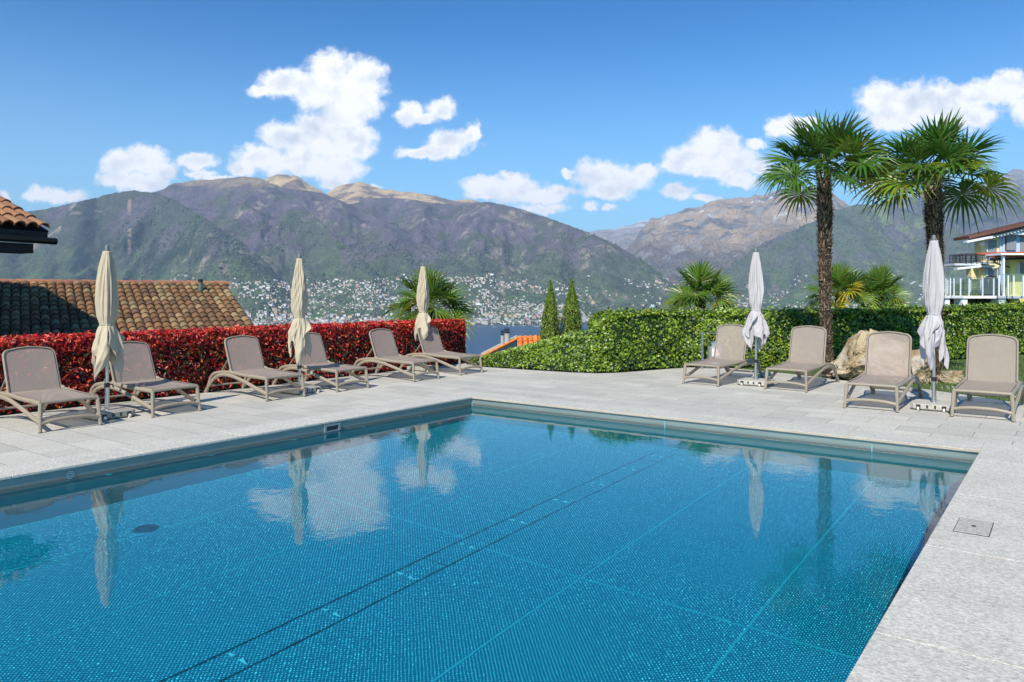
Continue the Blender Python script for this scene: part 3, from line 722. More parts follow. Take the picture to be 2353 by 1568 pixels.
    def ring(r0, r1, x):
        vs = []; n = 28
        for k in range(n):
            q = 2*math.pi*k/n; vs += [c+Vector((A.x*math.cos(q)*r0+B.x*x, A.y*math.cos(q)*r0+B.y*x, math.sin(q)*r0)), c+Vector((A.x*math.cos(q)*r1+B.x*x, A.y*math.cos(q)*r1+B.y*x, math.sin(q)*r1))]
        nz.add(vs, [(2*k, 2*k+1, (2*k+3) % (2*n), (2*k+2) % (2*n)) for k in range(n)])
    ring(.030, .038, .006); ring(.012, .022, .009); nz.build('wall_nozzle', M['steel'], P)
    sk = MB(); c = LF(.012, -2.86, -.088)
    for dt, dz, lt, lz in ((0, .040, .26, .022), (0, -.040, .26, .012), (-.115, 0, .03, .07), (.115, 0, .03, .07)):
        sk.box(c+Vector((A.x*dt, A.y*dt, dz)), (.02, lt, lz), YAW)
    sk.build('skimmer_frame', M['frame_steel'], P)
    sm = MB(); sm.box(c+Vector((B.x*-.006, B.y*-.006, -.004)), (.004, .20, .068), YAW); sm.build('skimmer_mouth', M['groove_dark'], P)
    rl = MB()   # thin rail just under the water line on the long wall
    p0, p1 = LF(.012, -POOL_L, WATER-.035), LF(.012, 0, WATER-.035); rl.tube([p0, p1], .006, 6); rl.build('cover_rail', M['steel'], P)
    for t in np.arange(-11.3, -.3, 1.12):
        cl = MB(); q = LF(.03, t, WATER-.03); cl.box(q, (.04, .05, .006), YAW); cl.build('rail_clip', M['weld_steel'], P)
    for o_ in P.children: o_.cycles.is_caustics_receiver = True
    return P
pool()
wt = MB(); wt.quad(F(0, -POOL_L, WATER), F(POOL_W, -POOL_L, WATER), F(POOL_W, 0, WATER), F(0, 0, WATER)); WT = wt.build('pool_water', M['water']); tag(WT, kind='structure')
WT.data.shade_smooth(); WT.cycles.is_caustics_caster = True
# access cover in the wide right coping
def cover():
    o = empty('access_cover', F(7.17, -3.12, .004), YAW, 'small granite access cover set in the wide poolside slabs', 'access cover')
    b = MB(); b.box((0, 0, .001), (.216, .386, .005)); b.build('rim', M['joint_dark'], o)
    b = MB(); b.box((0, 0, .004), (.206, .376, .008)); b.build('lid', M['granite_cover'], o, bevel=.002)
    b = MB(); b.lathe([(.016, .008), (.014, .011)], n=14); b.build('lifting_hole', M['rubber'], o)
cover()

# ------------------------------------------------------------------ loungers
def make_lounger(back_deg, back_len):
    root = empty('sun_lounger')
    W = .325
    P = M['plastic']
    rail = [(.04, .345), (.3, .352), (.7, .36), (1.05, .378), (1.3, .375), (1.52, .355), (1.68, .32), (1.77, .25), (1.84, .13), (1.90, .012)]
    for sx in (-1, 1):
        m = MB(); m.tube(arc([(sx*(W+.012*min(1, y)), y, z) for y, z in rail], 5), .029, 10, sx=.8); m.build('side_rail', P, root, smooth=True)
    for sx in (-1, 1):
        m = MB(); m.tube(arc([(sx*W, .05, .348), (sx*(W+.008), .035, .22), (sx*(W+.020), .005, .006)], 6), [.029]*7+[.024]*6, 10, sx=.9); m.build('front_leg', P, root, smooth=True)
        f_ = MB(); f_.lathe([(.022, 0), (.022, .008)], (sx*(W+.021), .003, 0), 12); f_.build('foot_pad', M['rubber'], root)
    for sx in (-1, 1):
        o_ = sx*(W+.035)
        m = MB(); m.tube(arc([(sx*(W+.014), .03, .115), (sx*(W+.02), .3, .175), (o_, .65, .265), (o_, 1.0, .325), (o_, 1.3, .335), (o_, 1.55, .285), (o_, 1.75, .16), (sx*(W+.03), 1.92, .01)], 6), .029, 10, sx=.8)
        m.build('arched_leg', P, root, smooth=True)
    m = MB(); m.tube(arc([(-W-.012, .02, .108), (-.18, .012, .135), (0, .01, .143), (.18, .012, .135), (W+.012, .02, .108)], 6), .023, 10); m.build('front_stretcher', P, root, smooth=True)
    m = MB(); m.tube([(-W-.02, 1.80, .12), (W+.02, 1.80, .12)], .016, 8); m.tube([(-W, 1.45, .345), (W, 1.45, .345)], .016, 8); m.build('rear_stretcher', P, root, smooth=True)
    m = MB(); m.tube(arc([(-W, .045, .352), (0, .040, .356), (W, .045, .352)], 4), .021, 10); m.build('front_rail', P, root, smooth=True)
    # seat sling
    m = MB(); nx, ny = 8, 18; vs = []
    for j in range(ny+1):
        y = .05+(1.16-.05)*j/ny; zr = np.interp(y, [a for a, b in rail], [b for a, b in rail])+.018
        for i in range(nx+1):
            x = -W+.006+(2*W-.012)*i/nx; vs.append((x, y, zr-.012*(1-(x/W)**2)*math.sin(math.pi*j/ny)))
    m.add(vs, [(j*(nx+1)+i, j*(nx+1)+i+1, (j+1)*(nx+1)+i+1, (j+1)*(nx+1)+i) for j in range(ny) for i in range(nx)])
    seat = m.build('seat_sling', M['sling'], root, smooth=True)
    m = MB(); m.tube([(-W+.012, 1.1, .392), (-W+.012, .6, .379), (-W+.012, .075, .369), (-W+.03, .058, .369), (W-.03, .058, .369), (W-.012, .075, .369), (W-.012, .6, .379), (W-.012, 1.1, .392)], .004, 6); m.build('piping', M['piping'], seat, smooth=True)
    # backrest, built lying in its own plane then raised about the hinge
    bk = bpy.data.objects.new('backrest', None); link(bk, root); bk.empty_display_size = .05
    bk.location = (0, 1.14, .39); bk.rotation_euler = (R(back_deg), 0, 0)
    Lb = back_len; wb = W-.016; rc = .085
    out = [(-wb, 0.0), (-wb+.002, Lb*.5)]
    for k in range(9):
        q = math.pi-k*math.pi/16; out.append((-wb+.004+rc+rc*math.cos(q), Lb-.035-rc+rc*math.sin(q)))
    top = [(-.14, Lb-.018), (0, Lb-.006), (.14, Lb-.018)]
    loop = out+top+[(-x, y) for x, y in reversed(out)]
    m = MB(); m.tube([(x, y, -.012) for x, y in loop], .019, 8, sx=.8); m.build('back_frame', P, bk, smooth=True)
    m = MB(); m.tube([(x*.955, y-.012, .006) for x, y in loop], .0042, 6); m.build('piping', M['piping'], bk, smooth=True)
    m = MB(); vs = []; ny = 20
    hw = []
    for j in range(ny+1):
        y = (Lb-.01)*j/ny
        lim = wb-.004
        if y > Lb-.035-rc:
            dy = y-(Lb-.035-rc); lim = wb-.004-rc+math.sqrt(max(rc*rc-min(dy, rc)**2, 0))
            if dy > rc: lim = .17
        hw.append((y, lim))
    nx = 8
    for y, lim in hw:
        for i in range(nx+1):
            u = -1+2*i/nx; vs.append((u*lim, y, -.010*(1-u*u)*math.sin(math.pi*y/Lb)+.002))
    m.add(vs, [(j*(nx+1)+i, j*(nx+1)+i+1, (j+1)*(nx+1)+i+1, (j+1)*(nx+1)+i) for j in range(ny) for i in range(nx)])
    m.build('back_sling', M['sling'], bk, smooth=True)
    for sx in (-1, 1):
        m = MB(); m.tube([(sx*(W+.004), 1.075, .398), (sx*(W+.004), 1.14, .405), (sx*(W-.012), 1.18, .42)], [.016, .026, .018], 10); m.build('hinge', P, root, smooth=True)
        # strut from the back down to the rear rail
        ca, sa = math.cos(R(back_deg)), math.sin(R(back_deg)); q = Lb*.42
        pb = Vector((sx*(W-.03), 1.14+q*ca, .39+q*sa-.02)); m = MB(); m.tube([pb, (sx*(W-.03), 1.50, .365)], .012, 8); m.build('support_strut', P, root, smooth=True)
    return root
LL = make_lounger(66, .62); LR = make_lounger(75, .70)
OL = lambda x, y: px(x, y, 2859.45/(y-676))
Lf = [((92.8,995.8),(231.4,977.2)), ((350.7,960.2),(460.7,944.6)), ((614,923.2),(699.9,912.1)), ((774.6,901.8),(847,892.1)), ((951,878.4),(1008.8,870.5)), ((1057.5,863.1),(1108.4,856.4))]
Rf = [((1569,882.3),(1650.7,888.8)), ((1756.9,895.1),(1853.5,901.9)), ((1938.6,938.5),(2063.7,948.5)), ((2183,958),(2333.2,970.4))]
Ll = ['taupe sun lounger nearest the left edge of the photo, in front of the red hedge', 'taupe sun lounger just right of the nearest beige umbrella, second from the left',
      'taupe sun lounger whose foot meets the middle beige umbrella base', 'taupe sun lounger behind the middle beige umbrella pole, against the red hedge',
      'taupe sun lounger with a clear backrest between the second and third beige umbrellas', 'taupe sun lounger at the far end of the red hedge, behind the farthest beige umbrella']
Rl = ['taupe sun lounger beside the steel ash bin at the ivy hedge', 'taupe sun lounger in front of the tall palm trunk, left of the big rock', 'taupe sun lounger with its backrest in front of the big ochre rock', 'taupe sun lounger nearest the right edge, on the lawn side of the grey umbrella']
for i, (a_, b_) in enumerate(Lf):
    o = LL if i == 0 else copy_tree(LL)
    o.scale = (1, .91, 1); c = (OL(*a_)+OL(*b_))/2; o.location = (c.x, c.y, 0); d = OL(*b_)-OL(*a_); o.rotation_euler = (0, 0, math.atan2(d.y, d.x))
    tag(o, Ll[i], 'sun lounger', 'sun loungers along the red hedge')
for i, (a_, b_) in enumerate(Rf):
    o = LR if i == 0 else copy_tree(LR)
    c = (OL(*a_)+OL(*b_))/2; o.location = (c.x, c.y, 0); o.rotation_euler = (0, 0, YAW_R+R([-5, -1.5, -.5, -1][i]))
    tag(o, Rl[i], 'sun lounger', 'sun loungers on the lawn side of the pool')

# ------------------------------------------------------------------ umbrellas
def umbrella(loc, H, cloth, seed, rz, label, group, gb, bottom=.50):
    root = empty('parasol', (loc[0], loc[1], 0), rz, label, 'umbrella', group)
    r_ = np.random.default_rng(seed)
    m = MB()
    m.prism([(-.27,-.22),(-.22,-.27),(.22,-.27),(.27,-.22),(.27,.22),(.22,.27),(-.22,.27),(-.27,.22)], .022, .095)
    m.prism([(-.255,-.21),(-.21,-.255),(.21,-.255),(.255,-.21),(.255,.21),(.21,.255),(-.21,.255),(-.255,.21)], .010, .026)
    base = m.build('base_slab', gb, root, bevel=.008)
    for x in (-.16, .16):
        m = MB(); m.box((x, -.268, .058), (.055, .012, .05)); m.box((x-.02, -.275, .05), (.006, .02, .05)); m.box((x+.02, -.275, .05), (.006, .02, .05)); m.build('wheel_bracket', M['dark_plastic'], base)
        m = MB(); m.tube([(x-.013, -.280, .026), (x+.013, -.280, .026)], .026, 18); m.build('wheel', M['wheel_white'], base, smooth=True)
    for x in (-.05, .05): m = MB(); m.box((x, -.2715, .06), (.022, .006, .045)); m.build('strap_slot', M['dark_plastic'], base)
    m = MB(); m.lathe([(.048, .095), (.048, .101), (.030, .104), (.030, .42)], n=20); m.build('lower_tube', M['steel'], root, smooth=True)
    m = MB(); m.lathe([(.034, .40), (.036, .405), (.036, .455), (.03, .46)], n=20); m.tube([(.03, 0, .43), (.07, 0, .435), (.085, 0, .39)], .009, 8); m.build('clamp', M['dark_plastic'], root, smooth=True)
    m = MB(); m.lathe([(.022, .42), (.022, H-.08)], n=16); m.build('pole', M['steel'], root, smooth=True)
    m = MB(); m.lathe([(.034, H-.105), (.034, H-.085), (.028, H-.03), (.020, H-.006), (.004, H)], n=16); m.build('finial', M['cap_grey'], root, smooth=True)
    # folded canopy : 8 gathered panels, tied, flaring into hanging corners
    nt, nv = 288, 90; tieT = bottom+.76*(H-.5-bottom+.5)/1.80; ztop = H-.085; tie = bottom+(ztop-bottom)*.435
    th = np.linspace(0, 2*np.pi, nt, endpoint=False)
    ph = r_.uniform(0, 6.28, 8)
    V = []
    tipang = np.sort(r_.uniform(0, 6.28, 4)+0)
    tipang = (np.arange(4)*np.pi/2+r_.uniform(-.35, .35, 4)+r_.uniform(0, 1.5))
    tiplen = r_.uniform(.0, .12, 4)
    zb = np.full(nt, 0.)
    for q, ln in zip(tipang, tiplen):
        dq = np.abs((th-q+np.pi) % (2*np.pi)-np.pi); zb = np.maximum(zb, np.clip(1-dq/.62, 0, 1)*(1-ln*3))
    hem = bottom+.34*(1-zb)+.03*np.sin(th*3+ph[0])
    vv = np.linspace(0, 1, nv)
    for v in vv:
        # v 0 top .. 1 hem ; vertical location per angle
        vt = .565
        if v < vt: z = ztop+(tie-ztop)*(v/vt)+0*th
        else: z = tie+(hem-tie)*((v-vt)/(1-vt))
        u = v/vt if v < vt else 1+(v-vt)/(1-vt)
        R_ = np.interp(u, [0, .05, .2, .45, .7, .88, .97, 1.0, 1.05, 1.2, 1.5, 1.8, 2.0], [.050, .056, .082, .112, .125, .112, .090, .083, .092, .118, .150, .165, .150])
        tw = .55*u+.2*np.sin(u*2+ph[1])
        pl = np.abs(((th+tw)*4/np.pi) % 2-1)             # 8 pleats, creased
        pl2 = np.sin((th-tw*.6)*13+ph[2]+2*u); pl3 = np.sin((th+tw*1.3)*21+ph[3]+u)
        amp = np.interp(u, [0, .15, .6, .9, 1.0, 1.1, 1.5, 2.0], [.12, .30, .34, .26, .12, .30, .62, .78])
        hf = 1 if u < 1 else max(.25, 1-(u-1)*1.2)
        rr_ = R_*(1+amp*(pl**1.4-.55)*(1 if u < 1 else hf*.8+.1)+amp*.22*pl2*hf+amp*.13*pl3*hf)
        if u > 1:
            k = (u-1); lob = np.sin(th*2+ph[4]+k*1.2)*.26+np.sin(th*3+ph[5]-k)*.26+(np.abs(((th*5/np.pi/2*2+ph[6]+k*.6)) % 2-1)-.5)*.55
            rr_ = rr_*(1+lob*min(k*1.3, 1))
            rr_ = rr_*(1+.25*k*(zb-.4))
            th2 = th+.22*k*np.sin(th*6+ph[7])
        else: th2 = th
        rr_ = np.maximum(rr_, .028)
        V.append(np.stack([rr_*np.cos(th2), rr_*np.sin(th2), z], 1))
    V = np.concatenate(V); idx = np.arange(nv*nt).reshape(nv, nt); nx_ = np.roll(idx, -1, 1)
    Fc = np.stack([idx[:-1], idx[1:], nx_[1:], nx_[:-1]], -1).reshape(-1, 4)
    # outer flap: one panel corner folded outwards over the skirt
    can = np_mesh('canopy', V, Fc, cloth, root, smooth=True)
    sol = can.modifiers.new('thick', 'SOLIDIFY'); sol.thickness = .003
    nf, nu = 40, 24; VV = []; q0 = r_.uniform(-2.6, -.9); span = r_.uniform(1.9, 2.6)
    for b_ in range(nu):
        v = b_/(nu-1)
        for a_ in range(nf):
            u = a_/(nf-1); q = q0+span*(u-.5)*(1-.15*v)+.1*math.sin(v*4)
            drop = .16+.34*max(0., 1-abs(u-.42)/.58)**1.2
            z = tie-.015-drop*v; rad = .088+.085*v**.8+.016*math.sin(u*19+v*2)*(.3+v)+.03*math.sin(u*7+1)*v
            VV.append((rad*math.cos(q), rad*math.sin(q), z))
    ii = np.arange(nf*nu).reshape(nu, nf)
    fl = np_mesh('folded_flap', VV, np.stack([ii[:-1, :-1], ii[1:, :-1], ii[1:, 1:], ii[:-1, 1:]], -1).reshape(-1, 4), cloth, can, smooth=True)
    so = fl.modifiers.new('thick', 'SOLIDIFY'); so.thickness = .003
    m = MB(); tr = .087
    m.tube([(tr*math.cos(q), tr*math.sin(q), tie+.006*math.sin(2*q)) for q in np.linspace(0, 2*np.pi, 26)], .006, 6, cap=False); m.build('tie_strap', cloth, can, smooth=True)
    return root
ub = lambda x, y: px(x, y, (HC-.095)*1733/(y-676))
UM = [(246, 942.5, 2.31, 'cloth_beige', 3, YAW_L+math.pi*0, 'nearest beige closed umbrella, between the first two loungers on the left', .48),
      (688, 889, 2.33, 'cloth_beige', 5, YAW_L, 'middle one of the three beige closed umbrellas along the red hedge', .50),
      (972, 841, 2.33, 'cloth_beige', 8, YAW_L, 'farthest of the three beige closed umbrellas, in front of a low palm', .50),
      (1737, 872.5, 2.49, 'cloth_grey', 11, YAW_R, 'light grey closed umbrella between the ash bin and the palm trunk', .55),
      (2146, 925, 2.50, 'cloth_grey', 16, YAW_R, 'tall light grey closed umbrella beside the rocks at right', .55)]
for x, y, H, cl, sd_, rz, lb, bt in UM:
    c = ub(x, y); umbrella((c.x, c.y), H, M[cl], sd_, rz, lb, 'closed umbrellas standing round the pool', M['granite_base' if cl == 'cloth_grey' else 'granite_base_old'], bt)

# ------------------------------------------------------------------ ash bin
def ash_bin():
    c = px(1643, 846, 16.75); root = empty('ash_bin', (c.x, c.y, 0), YAW*0, 'brushed steel ash bin with a round lid and a smoking sign, by the ivy hedge', 'waste bin')
    m = MB(); m.lathe([(.17, .005), (.17, .02)], n=28); m.box((-.29+.06, 0, .012), (.34, .16, .014)); m.build('foot_plate', M['steel'], root)
    m = MB(); m.box((-.285, 0, .41), (.045, .03, .80)); m.build('post', M['steel'], root, bevel=.003)
    m = MB(); m.lathe([(.155, .10), (.16, .105), (.16, .565), (.155, .57)], n=36); m.build('body', M['brushed_steel'], root, smooth=True)
    m = MB(); m.lathe([(.163, .50), (.164, .585), (.15, .59), (.15, .575)], n=36, cap=False); m.build('rim', M['steel'], root, smooth=True)
    m = MB(); m.lathe([(.01, .765), (.17, .78), (.175, .79), (.12, .81), (.01, .82)], n=36); m.box((-.2, 0, .785), (.14, .03, .012)); m.build('lid', M['steel'], root, smooth=True)
    # sticker wrapped on the body
    def patch(a0, a1, z0, z1, r, n=8):
        mb = MB(); vs = []
        for i in range(n+1):
            q = a0+(a1-a0)*i/n; vs += [(r*math.cos(q), r*math.sin(q), z0), (r*math.cos(q), r*math.sin(q), z1)]
        mb.add(vs, [(2*i, 2*i+2, 2*i+3, 2*i+1) for i in range(n)]); return mb
    q0, q1 = R(-128), R(-70)
    st = patch(q0, q1, .295, .445, .1612).build('sticker', M['sticker'], root)
    cq, cz = (q0+q1)/2, .37
    def on(u, v, r=.1625): q = cq+u/.16; return (r*math.cos(q), r*math.sin(q), cz+v)
    mb = MB(); mb.tube([on(.06*math.cos(q), .06*math.sin(q)) for q in np.linspace(0, 2*np.pi, 30)], .0035, 5, cap=False)
    mb.tube([on(-.042, .042), on(.042, -.042)], .003, 5); mb.build('sign_ring', M['sign_red'], st)
    mb = MB(); mb.tube([on(-.045, -.012), on(.0, -.012)], .006, 6); mb.tube([on(.008, -.012), on(.03, -.012)], .004, 6)
    mb.tube(arc([on(.0, .012), on(.02, .018), on(.012, .034), on(.03, .042)], 4), .0025, 5); mb.tube(arc([on(.02, .0), on(.04, .012), on(.034, .026), on(.046, .036)], 4), .0025, 5); mb.build('sign_cigarette', M['sign_black'], st)
ash_bin()

# ------------------------------------------------------------------ leaves
def leaves(name, P, N, size, aspect, cols, m, parent=None, seed=0, droop=.6, fold=.25, tipup=0.0, jit=.55):
    r_ = np.random.default_rng(seed); n = len(P)
    N = N+r_.normal(0, jit, (n, 3)); N /= np.linalg.norm(N, axis=1, keepdims=True)
    d = r_.normal(0, 1, (n, 3)); d[:, 2] += tipup-droop
    d -= N*(d*N).sum(1, keepdims=True); d /= np.linalg.norm(d, axis=1, keepdims=True)
    s = np.cross(N, d); L = (size*r_.uniform(.7, 1.25, n))[:, None]; Wd = L*aspect
    b0 = P-d*L*.5; V = np.stack([b0, b0+d*L*.45+s*Wd*.5+N*L*fold*.5, b0+d*L-N*L*.12, b0+d*L*.45-s*Wd*.5+N*L*fold*.5], 1).reshape(-1, 3)
    q = np.arange(n)[:, None]*4; Fc = np.concatenate([q+np.array([[0, 2, 1]]), q+np.array([[0, 3, 2]])], 0)
    return np_mesh(name, V, Fc, m, parent, cols=np.repeat(cols, 4, 0))
def pal(r_, n, table, w):
    t = np.array(table, float); i = r_.choice(len(t), n, p=np.array(w)/sum(w)); return np.clip(t[i]*r_.uniform(.75, 1.25, (n, 1)), 0, 1)

def red_hedge():
    root = empty('photinia_hedge', F(-4.35, -4, 0), 0, 'clipped hedge of glossy red leaves behind the left row of loungers', 'hedge')
    off = np.array(root.location); r_ = np.random.default_rng(31)
    T0, T1 = -11.0, 4.55; th = .8; Hh = .985
    n = 38000
    FR = np.array([B.x, B.y, 0]); AL = np.array([A.x, A.y, 0]); UP = np.array([0, 0, 1.])
    def bp(s, t, z): return np.stack([C0.x+s*B.x+t*A.x, C0.y+s*B.y+t*A.y, z], 1)
    # front face
    t = r_.uniform(T0, T1, n); t = np.where(r_.uniform(0, 1, n) < .35, r_.uniform(-6.5, T1, n), t)
    z = r_.uniform(.03, Hh, n); lump = .10*(fbm(t*2.2, z*2.2, 3, 4)-.5)
    dep = np.abs(r_.normal(0, .07, n)); s = -3.97+lump-dep-.03*np.abs(np.sin(t*1.3))
    hole = fbm(t*5, z*5, 3, 77) > .635; keep = ~(hole & (z < .8) & (r_.uniform(0, 1, n) < .75)); t, z, s, dep = t[keep], z[keep], s[keep], dep[keep]
    P1 = bp(s, t, z); N1 = np.tile(FR*.9+UP*.45, (len(t), 1))
    # top face
    n2 = 16000; t = r_.uniform(T0, T1, n2); u = r_.uniform(0, 1, n2); zt = Hh+.05*(fbm(t*3, u*3, 3, 5)-.4)+np.abs(r_.normal(0, .022, n2)); P2 = bp(-4.0-u*th, t, zt); N2 = np.tile(UP+FR*.25, (n2, 1))
    n3 = 2600; u = r_.uniform(0, 1, n3); z = r_.uniform(.03, Hh, n3); P3 = bp(-4.0-u*th, T1+.03+.08*(fbm(u*4, z*4, 3, 6)-.5), z); N3 = np.tile(AL+UP*.4, (n3, 1))
    n4 = 7000; t = r_.uniform(T0, T1, n4); z = r_.uniform(.05, Hh, n4); P4 = bp(-4.0-th+0*t, t, z); N4 = np.tile(-FR+UP*.4, (n4, 1))
    P = np.concatenate([P1, P2, P3, P4]); N = np.concatenate([N1, N2, N3, N4]); n = len(P)
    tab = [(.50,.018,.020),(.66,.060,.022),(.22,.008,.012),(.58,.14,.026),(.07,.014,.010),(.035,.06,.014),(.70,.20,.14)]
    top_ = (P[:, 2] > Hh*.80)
    cA = pal(r_, n, tab, [3, 2, 4, 1.5, 4, 3, .4]); cB = pal(r_, n, tab, [6, 4, 2, 1, .4, .1, .9]); cols = np.where(top_[:, None], cB, cA)  # dark leaves paint the shaded gaps, brighter reds the lit top
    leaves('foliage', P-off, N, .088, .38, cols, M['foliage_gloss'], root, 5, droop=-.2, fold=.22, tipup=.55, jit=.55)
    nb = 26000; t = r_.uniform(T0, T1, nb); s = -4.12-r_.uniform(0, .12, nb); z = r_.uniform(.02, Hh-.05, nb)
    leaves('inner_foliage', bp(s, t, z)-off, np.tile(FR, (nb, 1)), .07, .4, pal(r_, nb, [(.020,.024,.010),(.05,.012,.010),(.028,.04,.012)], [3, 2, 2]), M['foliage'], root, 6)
    tw = MB(); rq = random.Random(8)
    for k in range(150):
        t = rq.uniform(T0, T1); p = F(-4.3+rq.uniform(-.2, .1), t, -.02)-root.location; 
        e = p+Vector((rq.uniform(-.15, .2), rq.uniform(-.2, .2), rq.uniform(.7, .93))); tw.tube([p, (p+e)/2+Vector((rq.uniform(-.05, .05), rq.uniform(-.05, .05), 0)), e], [.010, .007, .003], 5)
    tw.build('stems_core', M['twig'], root)
red_hedge()

HP = [(-1.0, 17.75, .10), (-.35, 17.15, .30), (.3, 16.7, .50), (.9, 16.3, .70), (1.3, 16.05, .80), (1.62, 15.9, .84), (1.95, 15.92, 1.08), (2.15, 16.02, 1.22), (2.5, 16.25, 1.27), (3.0, 16.6, 1.27), (3.93, 17.15, 1.28), (5.0, 17.05, 1.27), (6.2, 17.15, 1.27), (7.5, 17.75, 1.27), (9.0, 18.25, 1.29), (10.9, 19.0, 1.31), (12.6, 19.9, 1.33), (14.2, 20.9, 1.36), (16.5, 22.2, 1.40)]
def ivy_hedge():
    root = empty('ivy_hedge', (4, 17.4, 0), 0, 'long ivy covered hedge stepping up along the far and right side of the terrace', 'hedge')
    off = np.array(root.location); r_ = np.random.default_rng(41)
    P = np.array(HP); seg = np.linalg.norm(np.diff(P[:, :2], axis=0), axis=1); L = np.concatenate([[0], np.cumsum(seg)]); tot = L[-1]
    def at(l):
        x = np.interp(l, L, P[:, 0]); y = np.interp(l, L, P[:, 1]); h = np.interp(l, L, P[:, 2])
        e = .25; tx = np.interp(l+e, L, P[:, 0])-np.interp(l-e, L, P[:, 0]); ty = np.interp(l+e, L, P[:, 1])-np.interp(l-e, L, P[:, 1]); k = np.hypot(tx, ty)
        return x, y, h, ty/k, -tx/k      # outward normal towards the camera side
    n = 86000; l = r_.uniform(0, tot, n); x, y, h, nx, ny = at(l); v = r_.uniform(0, 1, n); z = v*h
    lump = .26*(fbm(l*1.3, z*1.6, 4, 9)-.5); dep = np.abs(r_.normal(0, .085, n)); o = lump-dep+.03; rnd = np.clip((v-.82)/.18, 0, 1); o -= .10*rnd**2
    P1 = np.stack([x+nx*o, y+ny*o, z+.02], 1); N1 = np.stack([nx, ny, .45+rnd*.6], 1)
    n2 = 26000; l = r_.uniform(0, tot, n2); x, y, h, nx, ny = at(l); u = r_.uniform(0, 1, n2); th = np.interp(l, [0, 2, 4, tot], [1.3, 1.2, .8, .75])
    zt = h+.085*(fbm(l*1.6, u*2, 3, 12)-.4)-.02+np.where(r_.uniform(0, 1, n2) < .06, r_.uniform(0, .09, n2), 0)-.08*(np.abs(u-.5)*2)**3; zt = np.maximum(zt, .03)
    P2 = np.stack([x-nx*(u*th-.05), y-ny*(u*th-.05), zt], 1); N2 = np.stack([nx*.2, ny*.2, 1+0*u], 1)
    n3 = 9000; l = r_.uniform(0, tot, n3); x, y, h, nx, ny = at(l); th = np.interp(l, [0, 2, 4, tot], [1.3, 1.2, .8, .75]); P3 = np.stack([x-nx*th, y-ny*th, r_.uniform(0, 1, n3)*h], 1); N3 = np.stack([-nx, -ny, .4+0*l], 1)
    PP = np.concatenate([P1, P2, P3]); NN = np.concatenate([N1, N2, N3]); n = len(PP)
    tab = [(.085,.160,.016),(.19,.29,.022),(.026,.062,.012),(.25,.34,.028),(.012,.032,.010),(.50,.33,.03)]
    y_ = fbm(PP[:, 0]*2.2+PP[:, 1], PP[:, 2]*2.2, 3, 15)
    cA = pal(r_, n, tab, [3, 3, 3.4, 1.6, 3, .02]); cB = pal(r_, n, tab, [3, 4.5, 1, 4, .4, .06]); hi = (y_ > .56) | (np.arange(n) >= len(P1)) & (np.arange(n) < len(P1)+n2)  # leaf tones imitate light: dark for shaded gaps, brighter on the sunny top
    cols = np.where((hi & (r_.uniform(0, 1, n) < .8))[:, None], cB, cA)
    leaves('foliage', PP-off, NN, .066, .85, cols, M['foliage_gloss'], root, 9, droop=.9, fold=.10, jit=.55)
    # added dark solid closing the gaps between the leaves, following the same line
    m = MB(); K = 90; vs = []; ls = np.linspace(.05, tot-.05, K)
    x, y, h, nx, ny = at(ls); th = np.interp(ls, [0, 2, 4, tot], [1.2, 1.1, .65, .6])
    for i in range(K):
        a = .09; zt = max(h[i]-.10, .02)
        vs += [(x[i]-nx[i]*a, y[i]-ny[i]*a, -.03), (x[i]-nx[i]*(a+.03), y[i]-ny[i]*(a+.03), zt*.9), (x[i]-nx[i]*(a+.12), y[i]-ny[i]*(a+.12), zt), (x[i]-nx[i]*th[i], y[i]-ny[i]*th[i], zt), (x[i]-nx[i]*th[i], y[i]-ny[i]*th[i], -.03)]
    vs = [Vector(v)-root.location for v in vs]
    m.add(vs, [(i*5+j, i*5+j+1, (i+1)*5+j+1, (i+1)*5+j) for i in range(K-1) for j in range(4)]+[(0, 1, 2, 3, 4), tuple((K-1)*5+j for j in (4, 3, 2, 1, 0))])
    m.build('stems_core', M['core_dark'], root)
ivy_hedge()

